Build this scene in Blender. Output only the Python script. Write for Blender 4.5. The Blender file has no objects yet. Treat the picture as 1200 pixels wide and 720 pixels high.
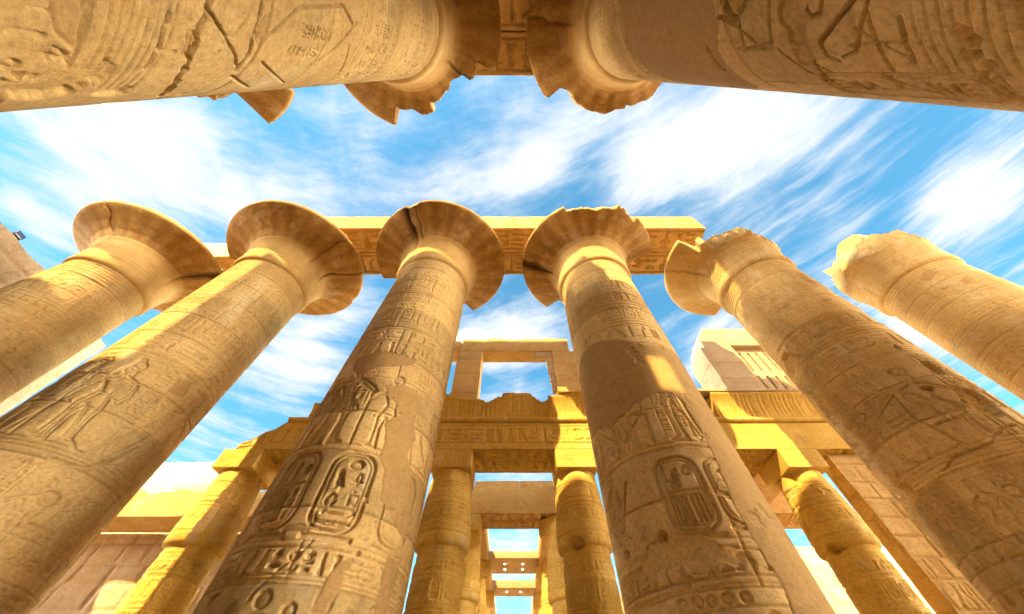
import bpy, math, random
import numpy as np
C = bpy.context.scene
COL = C.collection
R = math.radians

# ---------------------------------------------------------------- camera, sky, sun, exposure
cam_d = bpy.data.cameras.new('camera')
cam = bpy.data.objects.new('camera', cam_d); COL.objects.link(cam)
cam.location = (0, 0, 1.6)
cam.rotation_euler = (R(90 + 55.68), 0, 0)
cam_d.sensor_width = 36; cam_d.lens = 11.6
cam_d.shift_x = -2 / 1200; cam_d.shift_y = -5.7 / 1200
cam_d.clip_start = 0.05; cam_d.clip_end = 6000
C.camera = cam

SUN_EL, SUN_AZ = R(43.6), R(25)          # azimuth: from behind the camera, turned to the left
sun_d = bpy.data.lights.new('sun', 'SUN'); sun = bpy.data.objects.new('sun', sun_d); COL.objects.link(sun)
sun_d.energy = 2.0; sun_d.angle = R(0.6); sun_d.color = (1.0, 0.72, 0.28)
sx, sy, sz = -math.sin(SUN_AZ) * math.cos(SUN_EL), -math.cos(SUN_AZ) * math.cos(SUN_EL), math.sin(SUN_EL)
from mathutils import Vector
sun.rotation_euler = Vector((sx, sy, sz)).to_track_quat('Z', 'Y').to_euler()

C.view_settings.view_transform = 'Standard'; C.view_settings.look = 'None'
C.view_settings.exposure = 3.02; C.view_settings.gamma = 1
C.view_settings.use_curve_mapping = False
C.cycles.max_bounces = 6; C.cycles.diffuse_bounces = 5

W = bpy.data.worlds.new('World'); C.world = W; W.use_nodes = True
def build_sky():
    nt = W.node_tree; N = nt.nodes; L = nt.links
    N.clear()
    def n(t, **k):
        a = N.new(t)
        for q, v in k.items(): setattr(a, q, v)
        return a
    def m(op, a, b=None, c=None, clamp=False):
        q = n('ShaderNodeMath', operation=op, use_clamp=clamp)
        for i, v in enumerate((a, b, c)):
            if v is None: continue
            if isinstance(v, (int, float)): q.inputs[i].default_value = v
            else: L.new(v, q.inputs[i])
        return q.outputs[0]
    out = n('ShaderNodeOutputWorld'); bg = n('ShaderNodeBackground'); bg.inputs[1].default_value = 0.1
    sky = n('ShaderNodeTexSky', sky_type='NISHITA'); sky.sun_disc = False
    sky.sun_elevation = SUN_EL; sky.sun_rotation = math.atan2(sx, sy)
    sky.air_density = 1.0; sky.dust_density = 0.4; sky.ozone_density = 1.0
    tint = n('ShaderNodeMix', data_type='RGBA', blend_type='MULTIPLY'); tint.inputs[0].default_value = 1
    L.new(sky.outputs[0], tint.inputs[6]); tint.inputs[7].default_value = SKY_TINT
    tc = n('ShaderNodeTexCoord'); sp = n('ShaderNodeSeparateXYZ'); L.new(tc.outputs['Generated'], sp.inputs[0])
    z = m('MAXIMUM', sp.outputs[2], 0.06)
    cb = n('ShaderNodeCombineXYZ'); L.new(m('DIVIDE', sp.outputs[0], z), cb.inputs[0]); L.new(m('DIVIDE', sp.outputs[1], z), cb.inputs[1])
    P = cb.outputs[0]
    # the cloud banks, the widest ones unseen and added as fill light: (u, v, half length, half width, turn, weight) on the sky plane
    total = None
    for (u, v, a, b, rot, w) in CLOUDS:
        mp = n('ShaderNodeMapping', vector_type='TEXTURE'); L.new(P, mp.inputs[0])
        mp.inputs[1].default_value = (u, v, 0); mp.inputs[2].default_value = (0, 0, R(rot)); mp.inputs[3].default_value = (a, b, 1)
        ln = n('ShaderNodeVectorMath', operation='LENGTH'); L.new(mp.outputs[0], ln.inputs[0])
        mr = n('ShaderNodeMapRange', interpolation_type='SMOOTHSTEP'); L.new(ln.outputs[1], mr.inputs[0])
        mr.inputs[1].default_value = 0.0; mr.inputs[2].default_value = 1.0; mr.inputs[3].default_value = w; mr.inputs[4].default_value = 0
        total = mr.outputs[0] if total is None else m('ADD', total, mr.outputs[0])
    # wisps: warped, stretched noise
    wn = n('ShaderNodeTexNoise'); L.new(P, wn.inputs[0]); wn.inputs['Scale'].default_value = 2.2; wn.inputs['Detail'].default_value = 3
    wv = n('ShaderNodeVectorMath', operation='MULTIPLY_ADD'); L.new(wn.outputs['Color'], wv.inputs[0]); wv.inputs[1].default_value = (.16, .16, 0); L.new(P, wv.inputs[2])
    ws = n('ShaderNodeSeparateXYZ'); L.new(wv.outputs[0], ws.inputs[0])
    uu = ws.outputs[0]; fan = m('ADD', m('ADD', ws.outputs[1], m('MULTIPLY', uu, .24)), m('MULTIPLY', m('MULTIPLY', uu, uu), .385))
    fc = n('ShaderNodeCombineXYZ'); L.new(uu, fc.inputs[0]); L.new(fan, fc.inputs[1])
    mp = n('ShaderNodeMapping'); L.new(fc.outputs[0], mp.inputs[0]); mp.inputs[3].default_value = (1.7, 4.6, 1)
    n1 = n('ShaderNodeTexNoise'); L.new(mp.outputs[0], n1.inputs[0]); n1.inputs['Scale'].default_value = 1.6; n1.inputs['Detail'].default_value = 9; n1.inputs['Roughness'].default_value = .62
    mp2 = n('ShaderNodeMapping'); L.new(wv.outputs[0], mp2.inputs[0]); mp2.inputs[1].default_value = (3.3, 1.7, 0)
    n2 = n('ShaderNodeTexNoise'); L.new(mp2.outputs[0], n2.inputs[0]); n2.inputs['Scale'].default_value = 3.4; n2.inputs['Detail'].default_value = 8; n2.inputs['Roughness'].default_value = .6
    mp3 = n('ShaderNodeMapping'); L.new(fc.outputs[0], mp3.inputs[0]); mp3.inputs[3].default_value = (4.2, 13, 1)
    n3 = n('ShaderNodeTexNoise'); L.new(mp3.outputs[0], n3.inputs[0]); n3.inputs['Scale'].default_value = 1.3; n3.inputs['Detail'].default_value = 8; n3.inputs['Roughness'].default_value = .68
    nz = m('ADD', m('ADD', m('MULTIPLY', n1.outputs[0], .42), m('MULTIPLY', n2.outputs[0], .38)), m('MULTIPLY', n3.outputs[0], .20))
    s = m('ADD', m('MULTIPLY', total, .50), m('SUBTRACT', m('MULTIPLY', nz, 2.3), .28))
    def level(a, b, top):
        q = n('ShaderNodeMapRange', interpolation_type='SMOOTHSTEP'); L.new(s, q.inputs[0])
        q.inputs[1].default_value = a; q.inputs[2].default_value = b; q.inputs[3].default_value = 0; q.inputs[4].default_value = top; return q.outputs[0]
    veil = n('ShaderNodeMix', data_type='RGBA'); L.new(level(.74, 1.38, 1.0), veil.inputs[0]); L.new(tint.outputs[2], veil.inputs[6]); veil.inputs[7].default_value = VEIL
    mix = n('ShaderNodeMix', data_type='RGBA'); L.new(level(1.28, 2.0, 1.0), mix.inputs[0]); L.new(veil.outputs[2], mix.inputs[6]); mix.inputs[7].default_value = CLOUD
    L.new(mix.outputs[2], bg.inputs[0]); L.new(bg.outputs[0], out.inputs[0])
SKY_TINT = (0.215, 0.455, 0.44, 1)
CLOUD = (300, 264, 198, 1); VEIL = (1.32, 1.36, 1.42, 1)  # thick cloud cores over-bright and warm, as added fill for shaded stone
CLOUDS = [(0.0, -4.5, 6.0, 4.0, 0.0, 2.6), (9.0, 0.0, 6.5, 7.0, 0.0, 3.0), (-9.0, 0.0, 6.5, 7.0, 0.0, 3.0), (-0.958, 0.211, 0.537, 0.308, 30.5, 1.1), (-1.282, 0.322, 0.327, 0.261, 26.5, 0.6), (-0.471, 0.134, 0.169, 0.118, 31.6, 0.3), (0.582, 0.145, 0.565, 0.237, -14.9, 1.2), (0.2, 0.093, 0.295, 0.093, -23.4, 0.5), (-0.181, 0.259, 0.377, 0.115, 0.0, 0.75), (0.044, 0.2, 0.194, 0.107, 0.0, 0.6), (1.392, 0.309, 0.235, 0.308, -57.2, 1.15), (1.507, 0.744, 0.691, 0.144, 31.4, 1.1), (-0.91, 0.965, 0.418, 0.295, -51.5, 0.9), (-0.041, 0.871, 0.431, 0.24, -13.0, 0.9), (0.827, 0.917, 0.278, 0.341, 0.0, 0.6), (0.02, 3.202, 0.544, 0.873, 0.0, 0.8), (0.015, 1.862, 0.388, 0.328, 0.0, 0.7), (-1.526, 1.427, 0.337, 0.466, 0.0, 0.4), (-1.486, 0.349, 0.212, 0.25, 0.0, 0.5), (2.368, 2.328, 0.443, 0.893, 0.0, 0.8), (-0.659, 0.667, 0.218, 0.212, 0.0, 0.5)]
build_sky()

# ---------------------------------------------------------------- helpers: noise
def _hash(i, j, k, seed):
    n = (i * 374761393 + j * 668265263 + k * 2147483647 + seed * 1274126177) & 0xFFFFFFFF
    n = ((n ^ (n >> 13)) * 1274126177) & 0xFFFFFFFF
    n = ((n ^ (n >> 16)) * 2246822519) & 0xFFFFFFFF
    return ((n ^ (n >> 15)) & 0xFFFFFF) / float(0xFFFFFF)
def vnoise3(P, scale, seed=0, octaves=3):
    """value noise in -1..1 at points P (N,3)"""
    out = np.zeros(len(P)); amp = 1.0; tot = 0
    for o in range(octaves):
        Q = P * scale * 2 ** o + 100.37 * (o + 1)
        I = np.floor(Q).astype(np.int64); F = Q - I; F = F * F * (3 - 2 * F)
        v = 0
        for a in (0, 1):
            for b in (0, 1):
                for c in (0, 1):
                    w = (F[:, 0] if a else 1 - F[:, 0]) * (F[:, 1] if b else 1 - F[:, 1]) * (F[:, 2] if c else 1 - F[:, 2])
                    v = v + w * _hash(I[:, 0] + a, I[:, 1] + b, I[:, 2] + c, seed + o)
        out += amp * (v * 2 - 1); tot += amp; amp *= .5
    return out / tot
def grid_noise(nz, nu, cells_z, cells_u, rng, octaves=4):
    """noise in -1..1 on a grid, periodic along u"""
    out = np.zeros((nz, nu)); amp = 1; tot = 0
    for o in range(octaves):
        cz, cu = max(2, int(cells_z * 2 ** o)), max(2, int(cells_u * 2 ** o))
        g = rng.random((cz + 2, cu)); 
        zz = np.linspace(0, cz, nz); uu = np.arange(nu) * cu / nu
        i = np.floor(zz).astype(int); f = zz - i; f = f * f * (3 - 2 * f)
        j = np.floor(uu).astype(int) % cu; q = uu - np.floor(uu); q = q * q * (3 - 2 * q); j1 = (j + 1) % cu
        a = g[i][:, j] * (1 - q) + g[i][:, j1] * q
        b = g[i + 1][:, j] * (1 - q) + g[i + 1][:, j1] * q
        out += amp * ((a * (1 - f)[:, None] + b * f[:, None]) * 2 - 1); tot += amp; amp *= .55
    return out / tot
def sstep(a, b, x):
    t = np.clip((x - a) / (b - a), 0, 1); return t * t * (3 - 2 * t)

# ---------------------------------------------------------------- helpers: sunk relief
def seg_dist(U, V, pts, closed=False):
    d = np.full(U.shape, 1e9)
    n = len(pts)
    for i in range(n if closed else n - 1):
        (x0, y0), (x1, y1) = pts[i], pts[(i + 1) % n]
        dx, dy = x1 - x0, y1 - y0; l = dx * dx + dy * dy + 1e-12
        t = np.clip(((U - x0) * dx + (V - y0) * dy) / l, 0, 1)
        d = np.minimum(d, (U - x0 - t * dx) ** 2 + (V - y0 - t * dy) ** 2)
    return np.sqrt(d)
def inside(U, V, pts):
    r = np.zeros(U.shape, bool); n = len(pts)
    for i in range(n):
        (x0, y0), (x1, y1) = pts[i], pts[(i + 1) % n]
        if y0 == y1: continue
        c = ((y0 > V) != (y1 > V)) & (U < (x1 - x0) * (V - y0) / (y1 - y0) + x0)
        r ^= c
    return r
def circ(cx, cy, rx, ry=None, n=20, a0=0, a1=360):
    ry = ry or rx
    return [(cx + rx * math.cos(R(a0 + (a1 - a0) * i / n)), cy + ry * math.sin(R(a0 + (a1 - a0) * i / n))) for i in range(n if a1 - a0 >= 360 else n + 1)]
def rrect(x0, y0, x1, y1, r, n=6):
    p = []
    for cx, cy, a in ((x1 - r, y1 - r, 0), (x0 + r, y1 - r, 90), (x0 + r, y0 + r, 180), (x1 - r, y0 + r, 270)):
        p += [(cx + r * math.cos(R(a + 90 * i / n)), cy + r * math.sin(R(a + 90 * i / n))) for i in range(n + 1)]
    return p
# signs in a unit box (x, y in 0..1): 'f' sunk shape, 's' cut line
G = {
 'disc':   [('f', circ(.5, .5, .40)), ('s', circ(.5, .5, .14) + [(.64, .5)], .05)],
 'ball':   [('f', circ(.5, .5, .42))],
 'ring':   [('s', circ(.5, .5, .36) + [(.86, .5)], .10)],
 'reed':   [('f', [(.42, 0), (.58, 0), (.60, .45), (.72, .75), (.62, 1), (.46, .92), (.38, .6)])],
 'feather':[('f', [(.40, 0), (.60, 0), (.62, .6), (.80, .78), (.66, 1), (.44, .96), (.36, .5)])],
 'water':  [('s', [(0, .42), (.12, .58), (.24, .42), (.36, .58), (.48, .42), (.60, .58), (.72, .42), (.84, .58), (1, .42)], .10)],
 'owl':    [('f', [(.30, 0), (.50, .05), (.52, .2), (.80, .05), (.95, .1), (.78, .38), (.66, .66), (.60, .92), (.40, 1), (.22, .92), (.20, .74), (.30, .62), (.24, .36), (.36, .18)])],
 'vulture':[('f', [(.32, 0), (.46, 0), (.50, .22), (.95, .02), (1, .12), (.76, .5), (.56, .72), (.36, .84), (.30, .98), (.14, .98), (0, .84), (.16, .82), (.2, .6), (.22, .36), (.34, .2)])],
 'chick':  [('f', [(.36, 0), (.52, 0), (.54, .22), (.86, .42), (.80, .6), (.54, .62), (.50, .86), (.34, .98), (.16, .9), (.06, .8), (.22, .74), (.2, .46), (.36, .26)])],
 'ankh':   [('s', [(.5, 0), (.5, .56)], .09), ('s', [(.15, .54), (.85, .54)], .09), ('s', circ(.5, .76, .2, .22) + [(.7, .76)], .09)],
 'djed':   [('f', [(.28, 0), (.72, 0), (.62, .12), (.62, .55), (.38, .55), (.38, .12)]), ('s', [(.15, .62), (.85, .62)], .06), ('s', [(.15, .74), (.85, .74)], .06), ('s', [(.15, .86), (.85, .86)], .06), ('s', [(.2, .97), (.8, .97)], .06)],
 'mouth':  [('f', [(0, .5), (.25, .68), (.5, .74), (.75, .68), (1, .5), (.75, .34), (.5, .28), (.25, .34)])],
 'loaf':   [('f', circ(.5, .2, .42, .55, 12, 0, 180))],
 'basket': [('f', circ(.5, .72, .5, .5, 12, 180, 360))],
 'bar':    [('f', [(0, .40), (1, .40), (1, .60), (0, .60)])],
 'stool':  [('f', [(.15, .05), (.85, .05), (.85, .95), (.15, .95)])],
 'strokes':[('f', [(.08, 0), (.24, 0), (.24, 1), (.08, 1)]), ('f', [(.42, 0), (.58, 0), (.58, 1), (.42, 1)]), ('f', [(.76, 0), (.92, 0), (.92, 1), (.76, 1)])],
 'stroke': [('f', [(.40, 0), (.62, 0), (.62, 1), (.40, 1)])],
 'cloth':  [('f', [(.34, 0), (.50, 0), (.50, .86), (.62, .86), (.62, .5), (.74, .5), (.74, 1), (.34, 1)])],
 'snake':  [('s', [(0, .3), (.15, .5), (.35, .55), (.5, .35), (.7, .35), (.85, .6), (.95, .8), (1, .6)], .12)],
 'viper':  [('f', [(0, .3), (.7, .3), (.85, .5), (.9, .75), (1, .7), (.98, .4), (.85, .15), (0, .12)])],
 'arm':    [('f', [(0, .4), (.75, .4), (.85, .62), (1, .58), (.95, .25), (0, .22)])],
 'leg':    [('f', [(.3, .12), (.3, 1), (.52, 1), (.52, .25), (.9, .25), (.9, .12)])],
 'seated': [('f', [(.12, 0), (.85, 0), (.80, .22), (.60, .30), (.66, .52), (.62, .66), (.68, .82), (.54, 1), (.36, .97), (.32, .8), (.40, .66), (.24, .48), (.18, .22)])],
 'scarab': [('f', circ(.5, .45, .30, .36)), ('s', [(.22, .6), (.02, .85)], .07), ('s', [(.78, .6), (.98, .85)], .07), ('s', [(.24, .3), (.04, .1)], .07), ('s', [(.76, .3), (.96, .1)], .07), ('f', circ(.5, .9, .16, .1))],
 'flag':   [('s', [(.3, 0), (.3, 1)], .09), ('f', [(.3, .98), (.8, .92), (.8, .66), (.3, .60)])],
 'eye':    [('s', [(0, .5), (.25, .7), (.55, .74), (1, .55), (.6, .36), (.3, .36), (0, .5)], .07), ('f', circ(.48, .54, .13))],
 'cobra':  [('f', [(.2, 0), (.9, 0), (.95, .14), (.55, .18), (.62, .6), (.54, .92), (.34, 1), (.16, .9), (.22, .78), (.36, .74), (.24, .5), (.34, .2)])],
 'crook':  [('s', [(.6, 0), (.55, .7), (.42, .95), (.25, .9), (.25, .75)], .09)],
 'house':  [('s', [(.1, .1), (.1, .9), (.9, .9), (.9, .1), (.62, .1)], .09)],
 'star':   [('s', [(.5, .5), (.5, 1)], .08), ('s', [(.5, .5), (.98, .65)], .08), ('s', [(.5, .5), (.8, .08)], .08), ('s', [(.5, .5), (.2, .08)], .08), ('s', [(.5, .5), (.02, .65)], .08)],
 'plants': [('s', [(.12, 0), (.12, .8)], .07), ('s', [(.32, 0), (.32, .95)], .07), ('s', [(.52, 0), (.52, .8)], .07), ('s', [(.72, 0), (.72, .95)], .07), ('s', [(.92, 0), (.92, .8)], .07), ('s', [(0, .02), (1, .02)], .07)],
 'sedge':  [('s', [(.5, 0), (.5, 1)], .09), ('s', [(.5, .35), (.2, .6)], .08), ('s', [(.5, .35), (.8, .6)], .08), ('f', circ(.5, .92, .2, .1))],
 'bee':    [('f', [(.05, .4), (.3, .3), (.7, .42), (1, .3), (.95, .5), (.7, .6), (.4, .6), (.15, .62)]), ('s', [(.5, .6), (.75, 1)], .08), ('s', [(.4, .6), (.5, 1)], .08), ('s', [(.4, .3), (.35, 0)], .07), ('s', [(.6, .35), (.62, 0)], .07)],
}
TALL = ['reed', 'feather', 'owl', 'vulture', 'chick', 'ankh', 'djed', 'cloth', 'seated', 'flag', 'leg', 'cobra', 'crook', 'scarab', 'strokes', 'stroke', 'sedge', 'plants']
FLAT = ['water', 'mouth', 'basket', 'bar', 'snake', 'viper', 'arm', 'eye', 'loaf', 'bee']
SMALL = ['disc', 'ring', 'loaf', 'stool', 'house', 'ball', 'star', 'chick', 'stroke']
def figure(kind):
    """standing figure facing left in a unit box 1 wide, 2 high (kings, gods)"""
    body = [(.30, 0), (.52, 0), (.50, .08), (.46, .45), (.50, .72), (.62, .40), (.70, .06), (.84, .06), (.86, .0), (.98, 0), (.80, .12), (.74, .45), (.72, .80), (.64, 1.02), (.66, 1.10), (.78, 1.30), (.82, 1.20), (.74, .95), (.82, .90), (.90, 1.18), (.84, 1.42), (.66, 1.48), (.58, 1.52), (.60, 1.60), (.60, 1.72), (.50, 1.76), (.42, 1.72), (.40, 1.62), (.46, 1.54), (.44, 1.48), (.30, 1.44), (.02, 1.22), (-.02, 1.14), (.06, 1.12), (.32, 1.30), (.42, 1.10), (.40, 1.0), (.30, .74), (.34, .44), (.34, .10), (.22, .04)]
    kilt = [(.42, 1.02), (.66, 1.02), (.74, .70), (.40, .62), (.22, .72)]
    crown = {'tall': [(.42, 1.72), (.60, 1.72), (.64, 1.86), (.56, 2.0), (.46, 1.98), (.44, 1.84)],
             'disc': circ(.5, 1.86, .14), 'plume': [(.42, 1.74), (.58, 1.74), (.64, 2.0), (.52, 1.96), (.40, 2.0)]}[kind]
    return [('f', body), ('k', kilt), ('f', crown), ('s', [(.0, .0), (.0, 1.55)], .025) if kind != 'tall' else ('s', [(.4, 1.02), (.66, 1.02)], .02)]
_stamps = {}
DEEP = 1.45
class Relief:
    """height field over (u, z): u runs round a shaft or along a face, z up; negative = cut in"""
    def __init__(s, width, z0, z1, res, seed=0, wrap=True):
        s.width, s.z0, s.z1, s.res, s.wrap = width, z0, z1, res, wrap
        s.nu = int(width / res); s.nz = int((z1 - z0) / res) + 1
        s.u = (np.arange(s.nu) / s.nu - .5) * width; s.z = z0 + np.arange(s.nz) * res
        s.h = np.zeros((s.nz, s.nu)); s.pl = np.zeros((s.nz, s.nu)); s.tone = np.zeros((s.nz, s.nu)); s.rng = np.random.default_rng(seed); s.py = random.Random(seed)
    def win(s, u0, u1, z0, z1):
        i0, i1 = int(math.floor((u0 + s.width / 2) / s.res)), int(math.ceil((u1 + s.width / 2) / s.res)) + 1
        k0, k1 = max(0, int((z0 - s.z0) / s.res)), min(s.nz, int((z1 - s.z0) / s.res) + 2)
        if not s.wrap: i0, i1 = max(i0, 0), min(i1, s.nu)
        if i1 <= i0 or k1 <= k0: return None
        ii = np.arange(i0, i1); kk = np.arange(k0, k1)
        U, V = np.meshgrid(ii * s.res - s.width / 2, s.z0 + kk * s.res)
        return np.ix_(kk, ii % s.nu), U, V
    def cut(s, pts, w, d):
        """a line w wide, d deep"""
        xs, ys = [p[0] for p in pts], [p[1] for p in pts]
        q = s.win(min(xs) - w, max(xs) + w, min(ys) - w, max(ys) + w)
        if q is None: return
        ix, U, V = q
        d = d * DEEP; D = seg_dist(U, V, pts); s.h[ix] = np.minimum(s.h[ix], -d * sstep(1.0, .6, D / w))
    def sink(s, pts, d, edge, floor=.3):
        """a shape in sunk relief: deep along its outline, swelling inside"""
        xs, ys = [p[0] for p in pts], [p[1] for p in pts]
        q = s.win(min(xs) - .05, max(xs) + .05, min(ys) - .05, max(ys) + .05)
        if q is None: return
        ix, U, V = q
        sd = seg_dist(U, V, pts, True); sd = np.where(inside(U, V, pts), sd, -sd)
        dep = d * DEEP * sstep(-s.res * .8, s.res * .5, sd) * (floor + (1 - floor) * np.exp(-(np.maximum(sd, 0) / edge) ** 2))
        s.h[ix] = np.minimum(s.h[ix], -dep)
    def sign(s, name, u, z, w, h, d, flip=False):
        """one sign with its lower left corner at u, z"""
        nw, nh = max(3, int(w / s.res)), max(3, int(h / s.res))
        key = (name, nw, nh, flip, round(s.res, 4))
        if key not in _stamps:
            t = Relief(nw * s.res + .08, -.04, nh * s.res + .04, s.res, 0, False)
            for p in G[name]:
                pts = [((1 - x if flip else x) * nw * s.res - t.width / 2 + .04, y * nh * s.res) for x, y in p[1]]
                if p[0] == 'f': t.sink(pts, 1.0, max(.022, min(w, h) * .16), .38)
                else: t.cut(pts, max(s.res * 1.05, p[2] * min(w, h) * .9), .95)
            _stamps[key] = t.h
        st = _stamps[key]
        i0 = int(round((u + s.width / 2 - .04) / s.res)); k0 = int(round((z - .04 - s.z0) / s.res))
        a, b = max(0, -k0), min(st.shape[0], s.nz - k0)
        if b <= a: return
        ii = np.arange(i0, i0 + st.shape[1])
        ok = np.ones(len(ii), bool) if s.wrap else (ii >= 0) & (ii < s.nu)
        ix = np.ix_(np.arange(k0 + a, k0 + b), ii[ok] % s.nu)
        s.h[ix] = np.minimum(s.h[ix], st[a:b][:, ok] * d)
    def quad(s, u, z, w, h, d):
        """a group of signs filling a box"""
        r = s.py.random(); p = s.py
        if r < .38 or w < h * .55: s.sign(p.choice(TALL), u + .06 * w, z, w * .88, h, d, p.random() < .3)
        elif r < .68:
            a = .55 if p.random() < .5 else .42
            s.sign(p.choice(FLAT), u, z, w * .94, h * (a - .06), d); s.sign(p.choice(SMALL if p.random() < .5 else FLAT), u + .1 * w, z + h * a, w * .75, h * (1 - a), d)
        elif r < .85:
            for k in range(3): s.sign(p.choice(FLAT), u, z + h * k / 3, w * .94, h * .29, d)
        else:
            s.sign(p.choice(FLAT), u, z, w * .94, h * .36, d)
            for k in (0, 1): s.sign(p.choice(SMALL), u + w * .5 * k, z + h * .44, w * .44, h * .54, d)
    def band(s, z0, z1, u0, u1, d=.028, lines=True):
        if lines:
            for z in (z0, z1): s.cut([(u0, z), (u1, z)], s.res * 1.1, d * .7)
        h = (z1 - z0) * .84; z = z0 + (z1 - z0) * .08; u = u0 + .04
        if h < .08: return
        while True:
            w = h * s.py.uniform(.45, .95)
            if u + w > u1: break
            s.quad(u, z, w, h, d); u += w + h * .06
    def column_text(s, u0, u1, z0, z1, d=.026, lines=True):
        if lines:
            for u in (u0, u1): s.cut([(u, z0), (u, z1)], s.res * 1.1, d * .7)
        w = (u1 - u0) * .8; z = z1 - .02
        while True:
            h = w * s.py.uniform(.5, 1.05)
            if z - h < z0: break
            s.quad(u0 + (u1 - u0) * .1, z - h, w, h * .94, d); z -= h + .015
    def cartouche(s, u0, u1, z0, z1, d=.035, signs=None):
        w = u1 - u0; r = w * .36
        p = rrect(u0, z0, u1, z1, r)
        s.cut(p + p[:1], max(s.res * 1.2, w * .045), d)
        q = rrect(u0 + w * .1, z0 + w * .1, u1 - w * .1, z1 - w * .1, r * .8)
        s.cut(q + q[:1], s.res * 1.0, d * .5)
        s.sink([(u0 - .02, z0 - w * .16), (u1 + .02, z0 - w * .16), (u1 + .02, z0 - w * .07), (u0 - .02, z0 - w * .07)], d, .05, .5)
        if signs:
            for (n_, x, y, sw, sh) in signs: s.sign(n_, u0 + x * w, z0 + y * (z1 - z0), sw * w, sh * (z1 - z0), d * 1.25)
        else: s.column_text(u0 + w * .1, u1 - w * .1, z0 + w * .2, z1 - w * .2, d, False)
    def fig(s, kind, u, z, h, d=.04, flip=False):
        k = h / 2
        for p in figure(kind):
            pts = [((u + ((1 - x) if flip else x) * k), z + y * k) for x, y in p[1]]
            if p[0] == 'f': s.sink(pts, d, h * .022, .16)
            elif p[0] == 'k': s.cut(pts + pts[:1], max(s.res * 1.1, .02), d * .6)
            else: s.cut(pts, max(s.res * 1.2, p[2] * k), d * .8)
    def scene(s, z0, z1, u0, u1, d=.04):
        """figures facing one another, text above and between"""
        H = z1 - z0; u = u0; k = 0
        s.cut([(u0, z0), (u1, z0)], s.res * 1.3, d * .6)
        while u < u1 - .4 * H:
            fh = H * s.py.uniform(.80, .92)
            s.fig(s.py.choice(['tall', 'disc', 'plume']), u + .05, z0 + .03, fh, d, k % 2 == 1)
            a = u + fh * .52
            if s.py.random() < .8 and a + H * .22 < u1:
                s.column_text(a, a + H * .11, z0 + H * .42, z1 - .06, d * .6)
                s.column_text(a + H * .11, a + H * .22, z0 + H * .42, z1 - .06, d * .6)
                t = a + H * .11
                s.sink([(t - .05 * H, z0 + .02), (t + .05 * H, z0 + .02), (t + .02 * H, z0 + .12 * H), (t + .02 * H, z0 + .28 * H), (t + .09 * H, z0 + .34 * H), (t - .09 * H, z0 + .34 * H), (t - .02 * H, z0 + .28 * H), (t - .02 * H, z0 + .12 * H)], d * .7, .04)
                s.sign('basket', t - .08 * H, z0 + .35 * H, .16 * H, .07 * H, d * .7)
                u = a + H * .24
            else: u = a + .05 * H
            k += 1
    def frieze(s, z0, z1, u0, u1, d=.032):
        """upright cartouches under discs, cobras between them"""
        h = z1 - z0; w = h * .36; u = u0
        s.cut([(u0, z0), (u1, z0)], s.res * 1.2, d * .6); s.cut([(u0, z1), (u1, z1)], s.res * 1.2, d * .6)
        while u + w < u1:
            s.sign('ball', u + w * .22, z0 + h * .78, w * .56, w * .56, d)
            s.cartouche(u + w * .1, u + w * .9, z0 + h * .16, z0 + h * .74, d * .9)
            s.sign('cobra', u + w, z0 + h * .06, w * .62, h * .62, d, s.py.random() < .5)
            s.sign('ball', u + w * 1.1, z0 + h * .72, w * .44, w * .44, d)
            u += w * 1.72
    def rings(s, zs, d=.03, w=None):
        for z in zs: s.cut([(-s.width / 2, z), (s.width / 2, z)], w or s.res * 1.3, d)
    def crack(s, u, z, ang, length, w=.03, d=.07, step=.12):
        pts = [(u, z)]; a = ang
        for k in range(int(length / step)):
            a += s.py.uniform(-.5, .5); a = ang + (a - ang) * .8
            pts.append((pts[-1][0] + step * math.cos(a), pts[-1][1] + step * math.sin(a)))
        for i in range(0, len(pts) - 1, 6): s.cut(pts[i:i + 7], w * s.py.uniform(.7, 1.3), d)
    def joints(s, zs, d=.045, chips=.5, half=True):
        g = grid_noise(s.nz, s.nu, (s.z1 - s.z0) * 2, s.width * 2, s.rng, 4)
        g2 = grid_noise(s.nz, s.nu, (s.z1 - s.z0) * .7, s.width * .7, s.rng, 3)
        for z in zs:
            k0, k1 = max(0, int((z - .2 - s.z0) / s.res)), min(s.nz, int((z + .2 - s.z0) / s.res))
            if k1 <= k0: continue
            zz = s.z[k0:k1][:, None] - z + .02 * g[k0:k1]
            w = s.res * 1.1 + .10 * np.maximum(0, g2[k0:k1] * 1.6 - (1 - chips)) * np.maximum(.3, g[k0:k1] + .6)
            s.h[k0:k1] = np.minimum(s.h[k0:k1], -d * (1 + w * 10) * sstep(1.3, .5, np.abs(zz) / w))
        if half:
            for a, b in zip(zs[:-1], zs[1:]):
                o = s.py.uniform(-.5, .5) * s.width
                k0, k1 = max(0, int((a - s.z0) / s.res)), min(s.nz, int((b - s.z0) / s.res)); sh = int(o / s.res)
                if k1 > k0:
                    row = np.where(np.arange(s.nu) < s.nu // 2, s.py.uniform(-1, 1), s.py.uniform(-1, 1)); s.tone[k0:k1] = np.roll(row, s.nu // 2 + sh)[None, :]
                for k in range(2):
                    u = o + k * s.width / 2; s.cut([(u, a), (u + s.py.uniform(-.03, .03), b)], s.res * 1.1, d * .8)
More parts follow.
